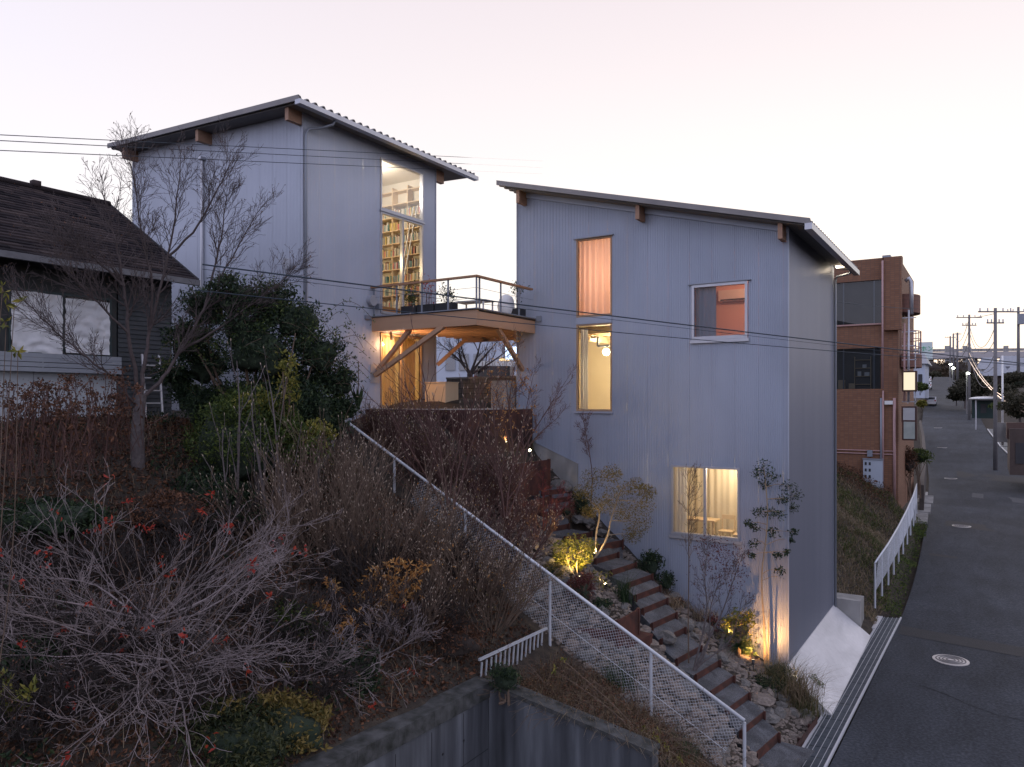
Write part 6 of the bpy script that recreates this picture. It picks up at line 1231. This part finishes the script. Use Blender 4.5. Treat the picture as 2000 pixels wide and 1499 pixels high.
wallbush(1240, 1120, (.3, .3, .25), 500, m_lf_dk, 'low dark plant between the upper steps and the house wall', .06, .15); wallbush(1330, 1190, (.35, .3, .25), 500, m_lf_br, 'brown low plant beside the middle steps and wall', .06, .15); wallbush(1390, 1230, (.4, .3, .3), 700, m_lf_pu, 'purple brown low plant right of the middle steps', .06, .2); wallbush(1180, 1190, (.3, .3, .22), 500, m_lf_dk, 'low dark plant below the small garden spotlight', .06, .12); wallbush(1085, 1130, (.35, .3, .3), 700, m_lf_ol, 'olive plant just right of the fence rail', .06, .2); wallbush(1460, 1250, (.35, .3, .3), 500, m_lf_gr, 'green plant behind the spiky rosette', .08, .2); wallbush(1150, 1150, (.3, .3, .3), 600, m_lf_pu, 'deep red plant beside the small garden spotlight', .05, .2); wallbush(1110, 1010, (.3, .3, .3), 500, m_lf_br, 'brown plant left of the curved tree', .06, .2); wallbush(1000, 1090, (.5, .4, .35), 900, m_lf_br, 'brown brush behind the fence rail at the upper garden', .06, .2)
grass(1310, 1185, .45, 120, 'tuft of dry grass at the wall beside the middle steps', m_straw, 1.0, .2); grass(1420, 1265, .5, 120, 'tuft of brown grass left of the spiky rosette', m_bl, .9, .2); grass(1525, 1345, .5, 140, 'tuft of grass above the rubble right of the lower steps', m_bl, .9, .2)
g = gp(1152, 965); Yb = (g-CAM)@FV; mb = MB(); tips = []; lf = MB()
limbtwigs(mb, [g, pd(1158,930,Yb), pd(1152,890,Yb), pd(1145,850,Yb), pd(1140,825,Yb)], .018, .006, 14, .35, PF, tips, .45, .8); q = np.array([t_[0] for t_ in tips]); lf.leaves(q[nr.randint(0, len(q), 260)]+nr.normal(size=(260, 3))*.04, .045); plant('thin_dark_tree', 'thin dark tree with tiny leaves below the tall window', 'tree', g, [('branches', mb, m_barkr), ('foliage', lf, m_lf_pu)])
g = gp(1060, 1040); Yb = (g-CAM)@FV; mb = MB(); tips = []; lf = MB()
for q in ((1020,960),(1060,940),(1095,960),(1105,985),(1030,1000),(1080,1000)): limbtwigs(mb, [g, lerp(g, pd(*q, Yb), .5)+nr.normal(size=3)*.04, pd(*q, Yb)], .012, .004, 9, .35, PF, tips, .3)
q = np.array([t_[0] for t_ in tips]); lf.leaves(q[nr.randint(0, len(q), 520)]+nr.normal(size=(520, 3))*.04, .04); plant('red_maple_sapling', 'fine twigged red maple sapling over the upper rusted steps', 'tree', g, [('branches', mb, M('crimson twig', (.14, .03, .03), (.2, .05, .045), 8, .8)), ('foliage', lf, m_lf_pu)])
g = pd(700, 800, 19.5); mb = MB()
for k in range(9):
    a = rnd.uniform(0, 6.3); d = np.array((math.cos(a)*.35, math.sin(a)*.35, 1)); s = unit(np.cross(d, ZV))*.05; v = []
    for i in range(5): t_ = i/4; q = g+d*.75*t_+(0, 0, -.15*t_*t_); v += [q-s*math.sin(PI*min(.97, t_+.12)), q+s*math.sin(PI*min(.97, t_+.12))]
    mb.add(v, [(2*i, 2*i+1, 2*i+3, 2*i+2) for i in range(4)])
plant('broad_leaf_plant', 'upright broad leaved plant at the tower foot beside the terrace', 'plant', g, [('foliage', mb, m_lf_dk), ('flower_stalk', MB().tube([g, g+(0, 0, 1.25)], .012, 5), m_barkb)])
# ------------------------------------------------------------------ garden spotlights
def spot(x, y, to, e, lab, ang=95, col=(1, .68, .30), lens=6, head=None):
    g = gp(x, y) if x > 100 else np.array((x, y, gz(x, y))); t = thing('garden_spotlight', lab, 'spotlight', g, 'garden spotlights'); h = g+(0, 0, .30); d = unit(np.array(to)-h)
    obj('stake', MB().tube([g-(0, 0, .1), h], .012, 6), m_black, t); b_ = MB(); b_.tube([h-d*.05, h+d*.05], [.035, .045], 12); obj('housing', b_, m_black, t); l_ = MB().tube([h+d*.051, h+d*.056], .038, 12); obj('lens', l_, emat('spot lens', (1, .82, .5), lens), t)
    light('spot_lamp', h+d*.09, e, col, .03, t, ang, h+d*3, 1.0)
spot(1035, 898, CAM+np.array((-3, 3, -1.0)), 12, 'glowing garden spotlight above the tall rusted plate', 120, (1, .75, .4), 22)
spot(g2[0]+.22, g2[1]-.38, pd(1120, 1072, Y2), 210, 'garden spotlight under the lit yellow shrub', 130, (1, .68, .24), 20)
spot(1184, 1166, pd(1172, 1125, Y4), 14, 'small garden spotlight under the bright leafed plant', 110, (1, .7, .3), 20)
spot(1160, 1105, pd(1215, 950, Y1), 110, 'garden spotlight at the foot of the curved garden tree', 110)
spot(g_tree[0]-.15, g_tree[1]-.75, (-.9, .0, 2.6), 190, 'garden spotlight at the foot of the slender tree by the wall', 165, (1, .48, .15))
spot(1552, 1312, pd(1570, 1230, Yw-.2), 12, 'garden spotlight hidden in the ornamental grass', 120, (1, .55, .18), 14)
spot(-1.35, -.75, (-1.5, 0, 2.6), 120, 'garden spotlight behind the leafy shrub at the wall', 120, (1, .6, .22))
spot(988, 885, pd(960, 620, 21.5), 260, 'garden spotlight below the orange leaved tree', 110, (1, .55, .18))
light('terrace_lamp', (-11.7, -2.4, 9.9), 90, (1, .55, .26), .06, BA); obj('wall_lamp', MB().box(-11.97, -11.9, -2.45, -2.35, 10.02, 10.18), m_black, BA)
# ------------------------------------------------------------------ right side greenery
q = scatter(22000, -3.6, 1.2, 7.6, 24.2, lambda u, v: ~((u > -.1) & (v < 8))); q = q[q[:, 2] > .1]
bl = MB(); blades(bl, q[:9000], .22, .9, .012, 3); tag(obj('bank_grass', bl, m_bl), 'rough green and brown grass covering the bank before the brick building', 'grass', None, 'stuff')
bl = MB(); gm_ = np.array([mnoise.noise(Vector((p[0]*.5, p[1]*.5, 2))) > .02 for p in q]); blades(bl, q[gm_][:6000]+(0, 0, .02), .26, .9, .014, 3); tag(obj('green_bank_grass', bl, m_lf_gr), 'green grass patches on the bank before the brick building', 'grass', None, 'stuff')
bl = MB(); blades(bl, q[9000:], .3, 1.3, .012, 3); tag(obj('dry_bank_grass', bl, m_straw), 'dry straw grass on the bank before the brick building', 'grass', None, 'stuff')
lf = MB(); lf.leaves(scatter(2600, -3.5, .2, 21, 24)+nr.uniform(0, .5, (2600, 1))*(0, 0, 1), .10); tag(obj('bank_brush', lf, m_lf_br), 'dark brush along the foot of the brick building', 'brush', None, 'stuff')
lf = MB(); lf.leaves(scatter(4200, .7, 1.75, 10, 26)+nr.uniform(0, .12, (4200, 1))*(0, 0, 1), .10, .4); tag(obj('ditch_weeds', lf, m_lf_gr), 'green weeds growing in the ditch beside the street', 'weeds', None, 'stuff')
def fartree(x, y, r_, Y, m, lab, n=3000, size=.3, name='street_tree', group=None, flat=.8):
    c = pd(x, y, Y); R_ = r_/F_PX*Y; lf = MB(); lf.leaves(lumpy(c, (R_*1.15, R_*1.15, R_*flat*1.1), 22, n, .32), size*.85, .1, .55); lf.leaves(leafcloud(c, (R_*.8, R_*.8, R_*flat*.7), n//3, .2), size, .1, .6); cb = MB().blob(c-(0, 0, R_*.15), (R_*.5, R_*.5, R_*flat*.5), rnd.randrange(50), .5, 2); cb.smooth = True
    st = MB().tube([c-(0, 0, R_*flat*1.6), c], [R_*.08, R_*.05], 6)
    return plant(name, lab, 'tree', c-(0, 0, R_*flat*1.5), [('foliage', lf, m), ('inner_growth', cb, m_core), ('trunk', st, m_bark)], group)
m_lf_fb = leafmat('dusky far leaf', (.035, .035, .022), (.09, .08, .05), (.055, .052, .033)); m_lf_fb2 = leafmat('brown far leaf', (.06, .042, .028), (.12, .09, .06), (.085, .062, .042))
fartree(1850, 738, 24, 250, m_lf_fb2, 'brownish wooded clump closing the end of the street', 2600, 1.3); fartree(1822, 738, 14, 235, m_lf_fb, 'dark tree at the far left end of the street', 1500, 1.1); fartree(1884, 742, 18, 240, m_lf_fb, 'dark tree at the far right end of the street', 1500, 1.1)
fartree(1885, 764, 27, 118, m_lf_fb, 'round dark tree overhanging the right kerb up the street', 3000, .5); fartree(1912, 757, 27, 112, m_lf_fb, 'bushy dark tree beside the second utility pole', 2600, .5); fartree(1930, 752, 18, 120, m_lf_fb2, 'brown tree beneath the drooping cables', 2000, .5); fartree(1868, 775, 14, 120, m_lf_fb, 'small dark tree leaning over the kerb up the street', 1200, .4)
fartree(1992, 795, 38, 59, m_lf_fb, 'dusky hedge tree in the brown planter at the right edge', 4200, .22, 'hedge_tree'); fartree(1962, 765, 20, 75, m_lf_fb, 'dark bush behind the flagpole', 1800, .3); fartree(1985, 745, 24, 90, m_lf_fb, 'bush beneath the blue grey roof at the right edge', 1800, .35); fartree(1945, 795, 10, 72, m_lf_gr, 'small green bush behind the tall utility pole', 900, .2)
fartree(1797, 757, 12, 62, m_lf_gr, 'green bush beside the glowing sign box', 1500, .2); fartree(1800, 790, 9, 58, m_lf_yl, 'yellowish bush at the left kerb below the sign boxes', 900, .18)
leafbush('overhanging_shrub', 'green shrub overhanging the drain cover below the sign boxes', pd(1795, 893, 45), (.9, .8, .5), 1500, .13, m_lf_gr, 8, .5); leafbush('overhanging_shrub', 'dark brown shrub in the gap beside the brick building corner', pd(1775, 905, 43.5), (.55, .5, .9), 1300, .12, m_lf_br, 8, .5, corem=m_coreb)
lf = MB(); cb = MB(); cb.smooth = True
for k in range(34):
    c = pd(1700+k*15, 728+rnd.uniform(-6, 6), 285+rnd.uniform(-12, 12)); R_ = rnd.uniform(3.5, 6.0); lf.leaves(lumpy(c, (R_, R_*.8, R_*.75), 7, 330, .5), 1.0, .1, .6); cb.blob(c-(0, 0, 3), (R_*.9, R_*.8, R_*1.1), k, .3, 2)
tag(obj('distant_wood', lf, m_lf_fb2), 'dusky far wood below the viaduct on the horizon', 'wood', None, 'stuff'); tag(obj('distant_wood', cb, m_coreb), 'dark inner mass of the far wood below the viaduct', 'wood', None, 'stuff')
# bare tree and brush behind the terrace
b = pd(918, 732, 30); mb = MB(); tips = []
for x, y in ((870,680),(895,660),(940,660),(965,675),(985,690),(905,690)): limbtwigs(mb, [b, lerp(b, pd(x, y, 30), .5)+nr.normal(size=3)*.1, pd(x, y, 30)], .06, .02, 4, .8, PF, tips, .4)
plant('bare_tree', 'dark bare tree standing beyond the block wall under the balcony', 'tree', b, [('branches', mb, m_bark)])
obj('trunk', MB().tube([b-(0, 0, .9), b+(0, 0, .05)], [.16, .12], 8), m_bark, bpy.data.objects['bare_tree.001'])
